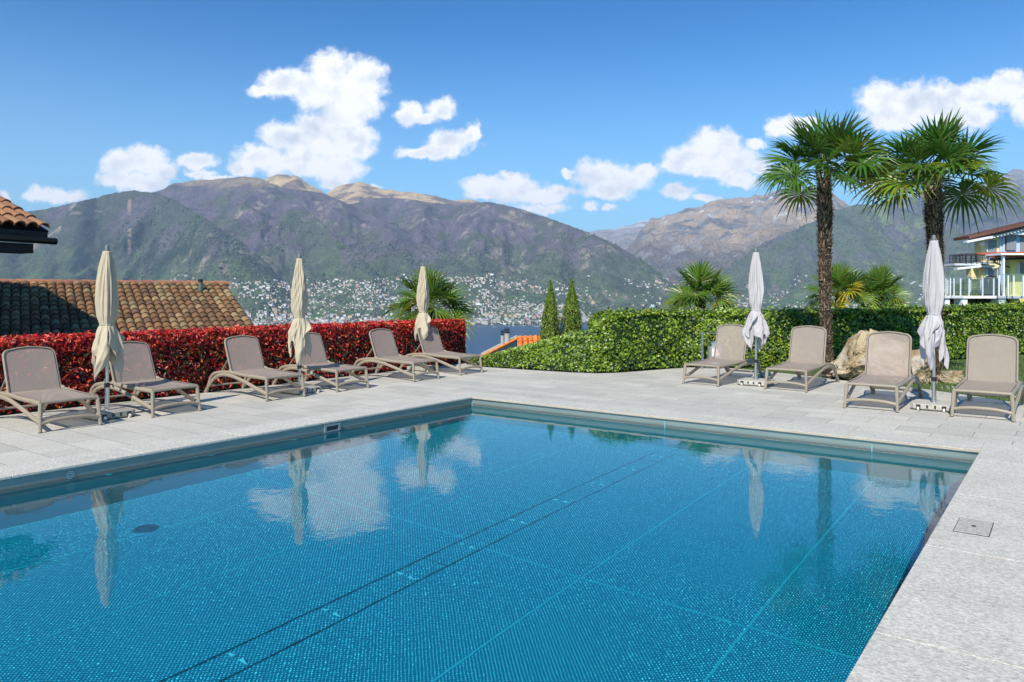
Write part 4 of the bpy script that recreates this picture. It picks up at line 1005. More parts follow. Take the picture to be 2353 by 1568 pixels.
# ------------------------------------------------------------------ palms
def frond(root, org, az, el, pet, Lb, seed, col, nseg=34, droop=.35, stemcol=(.16, .20, .03), name='frond'):
    r_ = random.Random(seed); d = Vector((math.cos(az)*math.cos(el), math.sin(az)*math.cos(el), math.sin(el)))
    side = Vector((-math.sin(az), math.cos(az), 0)); side = (side+Vector((0, 0, r_.uniform(-.85, .85)))).normalized()
    m = MB(); m.c = stemcol
    sag = Vector((0, 0, -1))*pet*(.10+.22*math.cos(el))
    pts = [org+d*pet*k/5+sag*(k/5)**2 for k in range(6)]
    m.tube(pts, [.016, .012, .010, .009, .008, .007], 5)
    hub = pts[-1]; d2 = (pts[-1]-pts[-2]).normalized(); side = (side-d2*side.dot(d2)).normalized(); nrm = d2.cross(side); 
    if nrm.z < 0: nrm = -nrm
    span = R(r_.uniform(138, 160))
    for i in range(nseg):
        q = -span+2*span*i/(nseg-1); L = Lb*(1-.30*abs(q/span)**2)*r_.uniform(.9, 1.06)
        e = (d2*math.cos(q)+side*math.sin(q)).normalized(); e = (e+nrm*(.16+.16*abs(math.sin(q*.5))+.05*((i % 2)*2-1))).normalized()
        wv = nrm.cross(e).normalized(); wmax = Lb*.5*span/nseg*1.9; dr = droop*r_.uniform(.6, 1.5)
        cc = tuple(min(1, c*r_.uniform(.8, 1.2)) for c in col); m.c = cc
        rs = [.03, .46, .70, 1.0]; ws = [.10, 1.0, .66, .05]; vs = []
        for rr_, ww in zip(rs, ws):
            c = hub+e*L*rr_+Vector((0, 0, -1))*dr*L*max(0, rr_-.40)**2*1.9
            hw = wmax*ww*.5; vs += [c-wv*hw+nrm*hw*.7, c, c+wv*hw+nrm*hw*.7]
        m.add(vs, [(k*3+j, k*3+j+1, (k+1)*3+j+1, (k+1)*3+j) for k in range(3) for j in range(2)])
    return m.build(name, M['palm_leaf'], root)
def palm_crown(root, c, n, pet, Lb, seed, el0=80, el1=-40, greens=None, yellow=0.15, az0=None):
    r_ = random.Random(seed)
    for k in range(n):
        f_ = k/(n-1); el = R(el0+(el1-el0)*f_**.9+r_.uniform(-19, 19)); az = k*2.39996+r_.uniform(-.25, .25)+seed
        base = (.085, .18, .026); c_ = greens or base
        if f_ > .45 and r_.random() < .35: c_ = (.20, .29, .03)
        if f_ > .6 and r_.random() < yellow: c_ = (.46, .42, .035)
        o_ = c+Vector((math.cos(az)*.05, math.sin(az)*.05, .10*(1-f_)))
        frond(root, o_, az, el, pet*(.75+.35*f_)*r_.uniform(.9, 1.1), Lb*r_.uniform(.88, 1.08), seed*100+k, c_, droop=.10+.50*max(0, f_-.30)*r_.uniform(.5, 1.5), nseg=32)
def tall_palm(loc, H, lean, seed, label, r0, r1, n, pet, Lb):
    root = empty('palm_tree', (loc[0], loc[1], -.03), 0, label, 'palm tree', 'tall palms on the lawn')
    r_ = random.Random(seed); m = MB(); K = 40; N = 20; vs = []
    axis = lambda f_: Vector((lean[0]*f_+.03*math.sin(f_*5+seed), lean[1]*f_, H*f_))
    rad = lambda f_: r0*float(np.interp(f_, [0, .03, .12, .3, .6, .88, 1], [.14, .10, .085, .088, .112, .135, .12]))*(1+.05*math.sin(f_*40))
    for i in range(K+1):
        f_ = i/K; c = axis(f_); rr_ = rad(f_)
        for j in range(N):
            q = 2*math.pi*j/N; k_ = rr_*(1+r_.uniform(-.09, .09)); sh_ = r_.uniform(.6, 1.2); m.c = (.045*sh_, .033*sh_, .023*sh_)
            m.add([c+Vector((math.cos(q)*k_, math.sin(q)*k_, 0))], [])
    m.f += [(i*N+j, i*N+(j+1) % N, (i+1)*N+(j+1) % N, (i+1)*N+j) for i in range(K) for j in range(N)]; m.mi = [0]*len(m.f)
    tr = m.build('trunk', M['trunk_fibre'], root)
    # ragged leaf bases and fibre mat
    m = MB()
    for k in range(2300):
        f_ = r_.uniform(.04, 1.0); q = r_.uniform(0, 6.283); c = axis(f_); rr_ = rad(f_)*.93
        o_ = Vector((math.cos(q), math.sin(q), 0)); t_ = Vector((-math.sin(q), math.cos(q), 0)); p = c+o_*rr_
        L = r_.uniform(.05, .13)*(.6+.5*f_); up = r_.uniform(-.2, 1.6); e = p+o_*L*r_.uniform(.2, .75)+Vector((0, 0, up*L))+t_*r_.uniform(-.5, .5)*L
        sh_ = r_.uniform(.6, 1.9); m.c = (.13*sh_, .092*sh_, .062*sh_) if r_.random() < .82 else (.30, .24, .17)
        w_ = r_.uniform(.006, .026); m.add([p-t_*w_, p+t_*w_, e+t_*w_*.35, e-t_*w_*.35, (p+e)/2+o_*.008+Vector((0, 0, .012))], [(0, 1, 4), (1, 2, 4), (2, 3, 4), (3, 0, 4)])
    m.build('fibre', M['trunk_fibre'], tr)
    # yellow spathes at the heart
    c = axis(1.0)
    m = MB(); m.c = (.34, .26, .03)
    for k in range(7):
        q = k*2.4; b0 = c+Vector((math.cos(q)*.07, math.sin(q)*.07, -.05)); m.tube([b0, b0+Vector((math.cos(q)*.05, math.sin(q)*.05, .16)), b0+Vector((math.cos(q)*.09, math.sin(q)*.09, .30))], [.030, .034, .008], 7)
    m.build('leaf_sheath', M['palm_leaf'], root)
    palm_crown(root, c+Vector((0, 0, .12)), n, pet, Lb, seed, 72, 2)
    return root
tall_palm((6.29, 14.95), 3.98, (-.14, .0), 3, 'tall palm with a shaggy brown trunk standing left of the big rock', 1.0, 0, 24, .74, .74)
tall_palm((8.12, 14.45), 3.80, (-.03, .0), 12, 'tall palm rising behind the tall grey umbrella at right', 1.12, 0, 25, .78, .74)
def low_palm(x, y, Y, zc, n, pet, Lb, seed, label, el1=-25, yellow=.35):
    c = px(x, y, Y); root = empty('low_palm', (c.x, c.y, -2.6), 0, label, 'palm tree', 'low palms beyond the hedges')
    m = MB(); H = c.z+2.6; r_ = random.Random(seed)
    m.c = (.06, .042, .028); m.tube([(0, 0, -.6), (.03, 0, H*.5), (0, 0, H)], [.15, .13, .14], 12)
    for k in range(160):
        q = r_.uniform(0, 6.28); z = r_.uniform(H*.4, H); p = Vector((math.cos(q)*.13, math.sin(q)*.13, z)); m.add([p, p+Vector((math.cos(q)*.07, math.sin(q)*.07, .06)), p+Vector((0, 0, .03))], [(0, 1, 2)])
    m.build('trunk', M['trunk_fibre'], root); palm_crown(root, Vector((0, 0, H)), n, pet, Lb, seed, 80, el1, (.13, .22, .028), yellow)
low_palm(985, 702, 19.8, 0, 22, .58, .68, 21, 'low palm with bright fans behind the far end of the red hedge', -30)
low_palm(1610, 686, 21.0, 0, 20, .58, .66, 22, 'low dark palm above the ivy hedge, left of the first grey umbrella', -22, .3)
low_palm(1930, 676, 22.5, 0, 20, .50, .66, 24, 'low palm seen just behind the tall palm trunk over the hedge', -20, .15)
low_palm(2020, 682, 23.5, 0, 22, .50, .66, 27, 'low palm above the hedge between the two tall palm trunks', -20, .3)

# ------------------------------------------------------------------ thujas and bushes
def thuja(x, ytop, Y, w_px, label, seed):
    c = px(x, ytop, Y); top = c.z; zb = -2.9; root = empty('thuja', (c.x, c.y, zb), 0, label, 'conifer', 'narrow conifers behind the ivy hedge')
    H = top-zb; r_ = np.random.default_rng(seed); n = 15000; v = r_.uniform(0, 1, n)**.8; q = r_.uniform(0, 6.283, n)
    Rm = w_px/1733*Y/2*1.62
    prof = np.interp(v, [0, .45, .62, .78, .9, .965, 1.0], [1.0, 1.0, .80, .55, .28, .10, .03]); lump = .55+.85*fbm(q*2.2+7*np.sin(q), v*16, 4, seed)
    rr_ = Rm*prof*lump*(1-np.abs(r_.normal(0, .10, n)))
    P = np.stack([rr_*np.cos(q), rr_*np.sin(q), v*H], 1); N = np.stack([np.cos(q), np.sin(q), .35+0*q], 1)
    cols = pal(r_, n, [(.19,.30,.020),(.10,.18,.014),(.30,.38,.028),(.03,.05,.01)], [4, 3, 2, 2])
    leaves('foliage', P, N, .055, .40, cols, M['foliage'], root, seed, droop=-1.8, fold=.2, jit=.5)
    m = MB(); m.tube([(0, 0, -.3), (0, 0, H*.96)], [.05, .01], 8); m.lathe([(Rm*.72, .1), (Rm*.72, H*.45), (Rm*.5, H*.7), (Rm*.12, H*.92)], n=14); m.build('trunk', M['core_dark'], root)  # thin trunk plus an added dark core behind the leaves
thuja(1265, 645, 20.5, 46, 'narrow green conifer behind the ivy hedge, the left one of the pair', 51)
thuja(1314, 641, 20.9, 49, 'narrow green conifer behind the ivy hedge, the right one of the pair', 52)
def bush(x, y, Y, rx, rz_, label, seed, cols_t=None, n=5000, name='round_bush', base=None):
    c = px(x, y, Y); root = empty(name, (c.x, c.y, base if base is not None else c.z-rz_), 0, label, 'bush'); r_ = np.random.default_rng(seed)
    d = r_.normal(0, 1, (n, 3)); d /= np.linalg.norm(d, axis=1, keepdims=True); k = .75+.4*fbm(d[:, 0]*3+5, d[:, 2]*3+d[:, 1]*2, 3, seed)
    off = c.z-root.location.z
    P = d*k[:, None]*np.array([rx, rx*.8, rz_])*(1-np.abs(r_.normal(0, .12, (n, 1))))+np.array([0, 0, off])
    leaves('foliage', P, d, rx*.10, .6, pal(r_, n, cols_t or [(.09,.14,.02),(.05,.09,.012),(.15,.19,.03)], [3, 2, 2]), M['foliage'], root, seed)
    m = MB(); m.lathe([(rx*.3, -.4), (rx*.62, off*.5), (rx*.62, off), (rx*.3, off+rz_*.5)], n=12); m.build('stems_core', M['core_dark'], root)  # added dark core filling the inside of the leaf ball

# ------------------------------------------------------------------ rocks
def rock(loc, dims, seed, label, shape=None, rz=0, group=None):
    r_ = random.Random(seed); bm = bmesh.new(); bmesh.ops.create_icosphere(bm, subdivisions=6, radius=1.0)
    planes = [(Vector((r_.gauss(0, 1), r_.gauss(0, 1), r_.gauss(0, 1))).normalized(), r_.uniform(.62, .92)) for _ in range(16)]
    pv = np.array([v.co[:] for v in bm.verts]); nz = fbm(pv[:, 0]*2.6+pv[:, 2]*1.7+9, pv[:, 1]*2.6-pv[:, 2]*2.1, 6, seed, .6); nz2 = ridged(pv[:, 0]*3+pv[:, 2]*3, pv[:, 1]*3+pv[:, 2]*1.4, 5, seed+3); nz3 = ridged(pv[:, 0]*9-pv[:, 2]*5, pv[:, 1]*7+pv[:, 2]*9, 5, seed+8, .6)
    for i, v in enumerate(bm.verts):
        p = v.co.copy()
        for n_, d_ in planes:
            k = p.dot(n_)-d_
            if k > 0: p -= n_*k*.92
        q4 = (abs(p.x)**4+abs(p.y)**4+abs(p.z)**4)**.25/max(p.length, 1e-6); p *= .35+.65/max(q4, .5)
        p *= 1+(nz[i]-.5)*.34-(nz2[i]-.5)*.24-(nz3[i]-.5)*.10
        x, y, z = p.x*dims[0]/2, p.y*dims[1]/2, p.z
        z = (z+.75)/1.6*dims[2]
        if shape: x, y, z = shape(x, y, z)
        v.co = (x, y, z)
    me = bpy.data.meshes.new('boulder'); bm.to_mesh(me); bm.free(); me.materials.append(M['rock']); me.shade_smooth()
    o = bpy.data.objects.new('boulder', me); COL.objects.link(o); o.location = (loc[0], loc[1], -.06); o.rotation_euler = (0, 0, rz); tag(o, label, 'rock', group); return o
def bigshape(x, y, z):      # steep left face, flat top left of the middle, long shoulder to the right
    h = float(np.interp(x, [-.95, -.84, -.70, -.62, -.52, -.42, -.10, .15, .45, .62, .75, .9], [.30, .44, .50, .64, .90, 1.0, 1.0, .93, .84, .66, .45, .25]))
    return x, y, max(z*h*(1.04 if z > .6 else 1), -.1)
rock((7.08, 14.50), (1.80, 1.0, .91), 14, 'large ochre boulder on the lawn behind the third right hand lounger', bigshape)
rock((7.55, 14.2), (.60, .7, .60), 6, 'rust brown rock leaning on the right flank of the big boulder')
rock((8.32, 14.35), (.62, .42, .27), 9, 'small pale grey rock at the right foot of the tall palm')
rock((7.88, 14.12), (.16, .16, .17), 4, 'smallest pale stone between the big boulder and the palm foot')

# ------------------------------------------------------------------ grass and daisies
def inpoly(x, y, poly):
    ins = np.zeros(x.shape, bool); j = len(poly)-1
    for i in range(len(poly)):
        xi, yi = poly[i]; xj, yj = poly[j]; c = ((yi > y) != (yj > y)) & (x < (xj-xi)*(y-yi)/((yj-yi)+1e-12)+xi); ins ^= c; j = i
    return ins
def lawn():
    r_ = np.random.default_rng(61); n = 90000
    x = r_.uniform(4.8, 15, n); y = r_.uniform(7, 21.5, n); k = ~inpoly(x, y, [tuple(p) for p in deck_outer])
    hy = np.interp(x, [p[0] for p in HP], [p[1] for p in HP]); k &= (y < hy-.15) & (x/y < .72) & (x/y > .30); x, y = x[k], y[k]; n = len(x)
    print('grass', n)
    h = .045*r_.uniform(.5, 1.3, n)*(.7+.6*fbm(x*1.5, y*1.5, 3, 4)); q = r_.uniform(0, 3.14, n); w_ = .0045+0*h; le = r_.normal(0, .018, (n, 2))
    V = np.stack([np.stack([x-np.cos(q)*w_, y-np.sin(q)*w_, 0*x-.03], 1), np.stack([x+np.cos(q)*w_, y+np.sin(q)*w_, 0*x-.03], 1), np.stack([x+le[:, 0], y+le[:, 1], h-.03], 1)], 1).reshape(-1, 3)
    f3 = np.arange(n*3).reshape(-1, 3); cols = pal(r_, n, [(.10,.19,.025),(.07,.14,.018),(.15,.23,.04),(.20,.20,.07)], [4, 3, 2, .6])
    tag(np_mesh('lawn_grass', V, f3, M['foliage'], cols=np.repeat(cols, 3, 0)), 'short green lawn between the terrace and the hedge', 'grass', kind='stuff')
    # daisies
    m = MB(); k_ = 9; vs = [(0, 0, .006)]+[(math.cos(2*math.pi*i/k_)*.014, math.sin(2*math.pi*i/k_)*.014, .002) for i in range(k_)]; m.add(vs, [(0, 1+i, 1+(i+1) % k_) for i in range(k_)]); m.tube([(0, 0, -.05), (0, 0, .002)], .0015, 4)
    D = m.build('daisy', M['petal']); rq = random.Random(5); cnt = 0
    spots = [(8.0, 13.2, .6), (8.7, 13.0, .7), (7.6, 13.3, .3), (9.2, 16.0, .7), (10.5, 17.2, .8), (8.6, 12.3, .5), (8.9, 14.8, .4)]
    while cnt < 80:
        c = rq.choice(spots); X, Y = rq.gauss(c[0], c[2]*.6), rq.gauss(c[1], c[2]*.35)
        if inpoly(np.array([X]), np.array([Y]), [tuple(p) for p in deck_outer])[0]: continue
        o = D if cnt == 0 else D.copy()
        if cnt: COL.objects.link(o)
        o.location = (X, Y, .012+rq.uniform(0, .01)); o.rotation_euler = (rq.uniform(-.5, .2), rq.uniform(-.3, .3), 0); s_ = rq.uniform(.8, 1.3); o.scale = (s_, s_, s_)
        tag(o, 'tiny white daisy in the lawn by the rocks', 'flower', 'daisies in the lawn'); cnt += 1
lawn()

# ------------------------------------------------------------------ tiled roofs
def tile_field(m, org, ex, dn, up, ncol, nrow, pitch, expo, seed, pals, trim=None, r=.5):
    """barrel tiles: ex along ridge, dn down the slope, up = normal"""
    rq = random.Random(seed)
    for j in range(nrow):
        for i in range(ncol):
            u0 = (i+.5)*pitch; v0 = j*expo
            if trim and not trim(u0, v0): continue
            jit = rq.uniform(-.008, .008); lift = rq.uniform(0, .008); c = rq.choice(pals); k = rq.uniform(.82, 1.15); m.c = tuple(min(1, q*k) for q in c)
            vs = []; S = 6; ra, rb = pitch*r*.86, pitch*r*1.06; ln = expo*1.28
            for (v_, rr_, zz) in ((v0-.28*expo, ra, .006), (v0+expo, rb, .030)):
                for s_ in range(S+1):
                    q = math.pi*s_/S; vs.append(org+ex*(u0+jit-math.cos(q)*rr_)+dn*v_+up*(math.sin(q)*rr_*.92+zz+lift))
            S1 = S+1
            fs = [(s_, s_+1, S1+s_+1, S1+s_) for s_ in range(S)]
            # rim of the lower end
            b = len(vs)
            for s_ in range(S1):
                q = math.pi*s_/S; vs.append(org+ex*(u0+jit-math.cos(q)*rb*.84)+dn*(v0+expo)+up*(math.sin(q)*rb*.92*.84+.024+lift))
            fs += [(S1+s_, S1+s_+1, b+s_+1, b+s_) for s_ in range(S)]
            m.add(vs, fs)
def neighbour_roof():
    ph = R(33); rx = Vector((math.cos(ph), math.sin(ph), 0)); g = Vector((math.sin(ph), -math.cos(ph), 0)); pit = R(19)
    p1 = px(517, 655, 24.0*.955); Zr = p1.z
    root = empty('tiled_roof_house', (p1.x, p1.y, -2.9), 0, 'low house beyond the red hedge whose old barrel tiled roof fills the left', 'house')
    off = root.location; dn = (g*math.cos(pit)+Vector((0, 0, -math.sin(pit)))); up = (g*math.sin(pit)+Vector((0, 0, math.cos(pit))))
    org = p1-rx*8.0-off; ncol = 40; m = MB()
    pals = [(.19,.105,.055),(.215,.115,.06),(.15,.085,.048),(.25,.165,.085),(.19,.12,.062),(.24,.18,.10),(.13,.08,.05)]
    tile_field(m, org+Vector((0, 0, .0)), rx, dn, up, ncol, 17, .20, .33, 5, pals)
    rf = m.build('roof', M['tile_attr'], root, smooth=True, angle=60)
    m = MB(); a_ = org-up*.02; L = 8.0; D = 17*.33
    m.quad(a_, a_+dn*D, a_+dn*D+rx*L, a_+rx*L); bk = -g*math.cos(pit)+Vector((0, 0, -math.sin(pit))); m.quad(a_, a_+rx*L, a_+rx*L+bk*4, a_+bk*4); m.build('roof_deck', M['twig'], root)  # deck coloured dark to stand for the shade between tile columns
    m = MB(); k = 0; x = 0; rq = random.Random(2)
    while x < 8.0:
        m.c = (.34*rq.uniform(.7, 1.1), .15*rq.uniform(.8, 1.1), .09); c = org+rx*(x+.19)+Vector((0, 0, .035)); q0 = c-rx*.20; q1 = c+rx*.21
        m.tube([q0+Vector((0, 0, .012)), q1], [.085, .078], 10, sx=.9); x += .385
    m.build('ridge_tiles', M['tile_attr'], root, smooth=True, angle=50)
    # walls down to the ground
    m = MB(); e0 = org+rx*.3+dn*(D-.5)-up*.1; e1 = org+rx*7.8+dn*(D-.5)-up*.1; f0 = org+rx*.3+bk*3.6-Vector((0, 0, .15)); f1 = org+rx*7.8+bk*3.6-Vector((0, 0, .15)); r0_ = org+rx*.3-Vector((0, 0, .12)); r1_ = org+rx*7.8-Vector((0, 0, .12))
    z = -.8
    G = lambda v: Vector((v.x, v.y, z))
    m.quad(G(e0), G(e1), e1, e0); m.add([G(e1), G(f1), f1, r1_, e1], [(0, 1, 2, 3, 4)]); m.quad(G(f1), G(f0), f0, f1); m.add([G(f0), G(e0), e0, r0_, f0], [(0, 1, 2, 3, 4)]); m.build('wall', M['wall_white'], root)
    m = MB(); c = px(489, 698, 23.6*.93)-off; 
    # vent pipe standing on the slope
    u = 7.15; v = .85; c = org+rx*u+dn*v; m.lathe([(.09, -.05), (.075, .04), (.06, .06), (.06, .36)], c, 14); m.build('vent_pipe', M['copper_green'], root, smooth=True)
    m = MB(); m.lathe([(.066, .345), (.07, .35), (.07, .42), (.05, .43)], c, 14); m.build('vent_cap', M['dark_plastic'], root)
neighbour_roof()
def eave_house():
    # far corner of a roof that leans into the picture at top left; its eave runs back towards the viewer
    E = px(112, 529, 13.6); e = Vector((.43, .903, 0)).normalized(); u = Vector((-e.y, e.x, 0)); Z = Vector((0, 0, 1)); pit = R(23.5)
    root = empty('eave_corner_house', (E.x-4, E.y-4, -.03), 0, 'dark eave corner with ochre barrel tiles and gutter at the upper left edge', 'house')
    tip = E-root.location; up_dir = u*math.cos(pit)+Z*math.sin(pit); nrm = Z*math.cos(pit)-u*math.sin(pit); L = 8.2; n = 17; ex_ = .40; D = n*ex_
    m = MB(); pals = [(.26,.12,.065),(.31,.16,.085),(.21,.10,.06),(.34,.21,.11),(.24,.125,.07)]
    tile_field(m, tip-e*L+up_dir*D, e, -up_dir, nrm, 40, n, .205, ex_, 9, pals)
    m.build('roof', M['tile_attr'], root, smooth=True, angle=60)
    m = MB(); a_ = tip-e*L-nrm*.015; b_ = tip-nrm*.015; c_ = b_+up_dir*D; d_ = a_+up_dir*D; o2 = u*math.cos(pit)-Z*math.sin(pit)
    m.quad(a_, b_, c_, d_); m.quad(d_, c_, c_+o2*D, d_+o2*D); m.quad(a_-nrm*.05, d_-nrm*.05, c_-nrm*.05, b_-nrm*.05); m.quad(b_, b_-nrm*.05, c_-nrm*.05, c_); m.quad(c_, c_-nrm*.05, c_+o2*D-nrm*.05, c_+o2*D)
    m.build('roof_deck', M['dark_wood'], root)
    rz = math.atan2(e.y, e.x)
    m = MB(); m.box(tip-e*(L/2)-Z*.115+u*.05, (L, .04, .17), rz); m.build('fascia', M['dark_wood'], root)
    m = MB(); m.tube([tip-e*L-u*.05-Z*.20, tip+e*.10-u*.05-Z*.20], .060, 12); m.build('gutter', M['gutter'], root, smooth=True)
    m = MB(); m.box(tip-e*(L/2+.22)-Z*.345+u*.28, (L, .40, .17), rz); m.build('eave_beam', M['dark_wood'], root, bevel=.01)
    m = MB()
    for k in range(9): q = .5+k*.9; m.box(tip-e*q+u*(D*.40)-Z*.18+Z*(D*.40*math.tan(pit)), (.09, D*.86, .13), m=Matrix.Rotation(rz, 3, 'Z') @ Matrix.Rotation(pit, 3, 'X'))
    m.build('rafters', M['dark_wood'], root)
    m = MB(); h = tip.z-.55; c0 = tip-e*1.0+u*1.1; P0 = [c0, c0-e*(L-2), c0-e*(L-2)+u*(2*D-2.2)*.9, c0+u*(2*D-2.2)*.9]; m.prism([(p.x, p.y) for p in reversed(P0)], 0, h); 
    w0, w1 = P0[0], P0[3]; mid = (w0+w1)/2; rise = (mid-w0).length*math.tan(pit)
    m.add([Vector((w0.x, w0.y, h)), Vector((w1.x, w1.y, h)), Vector((mid.x, mid.y, h+rise))], [(0, 1, 2)])
    m.build('wall', M['wall_white'], root)
eave_house()
def orange_roof_house():
    Y = 35.0; P = lambda x, y, dy=0: px(x, y, Y+dy); c = P(1240, 780); root = empty('orange_roof_house', (c.x, Y, -9.5), 0, 'grey house below the terrace with a bright orange tiled roof', 'house'); off = root.location
    ridge0 = P(1189, 778.5)-off; ridge1 = P(1262, 775, 0)-off+Vector((1.6, .6, 0)); left = P(1100, 823)-off
    sl = (left-ridge0); m = MB()
    # slope facing camera right of the verge
    ex = (ridge1-ridge0).normalized(); dn = Vector((0, -.80, -.52)).normalized(); up = ex.cross(-dn).normalized(); up = up if up.z > 0 else -up
    pals = [(.62,.17,.035),(.55,.15,.035),(.68,.22,.05)]
    m.c = pals[0]; tile_field(m, ridge0+Vector((.02, 0, 0)), ex, dn, up, 13, 7, .24, .36, 3, pals)
    m.build('roof', M['tile_attr'], root, smooth=True, angle=60)
    m = MB(); e = ridge0+dn*2.6; m.quad(ridge0-up*.02, e-up*.02, e+ex*3.2-up*.02, ridge1+ex*.6-up*.02)
    b = Vector((0, 3.2, 0)); m.quad(ridge0, ridge0+b, left+b, left); m.build('roof_deck', M['mortar'], root)
    m = MB(); n = 22
    for k in range(n):
        p = ridge0+sl*(k/n); q = ridge0+sl*((k+1.15)/n); m.c = pals[k % 3]; m.tube([p+Vector((0, -.02, .02)), q+Vector((0, -.02, 0))], [.05, .06], 8)
    m.build('verge_tiles', M['tile_attr'], root, smooth=True, angle=50)
    m = MB(); n = 9
    for k in range(n): m.c = pals[(k+1) % 3]; p = ridge0+ex*(k*.38); m.tube([p+Vector((0, 0, .03)), p+ex*.42+Vector((0, 0, .02))], [.07, .08], 8)
    m.build('ridge_tiles', M['tile_attr'], root, smooth=True, angle=50)
    m = MB(); z = .0
    g_ = [ridge0-Vector((0, -.10, .05)), left-Vector((0, -.10, .05)), Vector((left.x, left.y+.1, 0)), Vector((ridge0.x+3.5, ridge0.y+.1, 0)), ridge0+ex*3.5-Vector((0, -.1, .3))]
    m.add(g_+[v+Vector((0, 3.0, 0)) for v in g_], [(0, 1, 2, 3, 4), (9, 8, 7, 6, 5), (1, 6, 7, 2), (3, 8, 9, 4)]); m.build('wall', M['wall_grey'], root)
    for (x0, x1, yt) in ((1150.5, 1158.3, 765.5), (1159.0, 1171.2, 760.5)):
        a_, b_ = P(x0, 800, 1.2)-off, P(x1, 800, 1.2)-off; r_ = (b_.x-a_.x)/2; cc = (a_+b_)/2; zt = (P(0, yt, 1.2)-off).z
        ch = MB(); ch.lathe([(r_, -1.2), (r_, zt-cc.z-.1)], cc, 18); o = ch.build('chimney', M['concrete'], root, smooth=True)
        cp = MB()
        for k in range(3): cp.lathe([(r_*1.18, zt-cc.z-.10+k*.075), (r_*1.2, zt-cc.z-.075+k*.075), (r_*.7, zt-cc.z-.055+k*.075)], cc, 18)
        cp.lathe([(r_*1.25, zt-cc.z+.13), (r_*1.25, zt-cc.z+.15)], cc, 18); cp.build('chimney_cap', M['gutter'], o)
orange_roof_house()

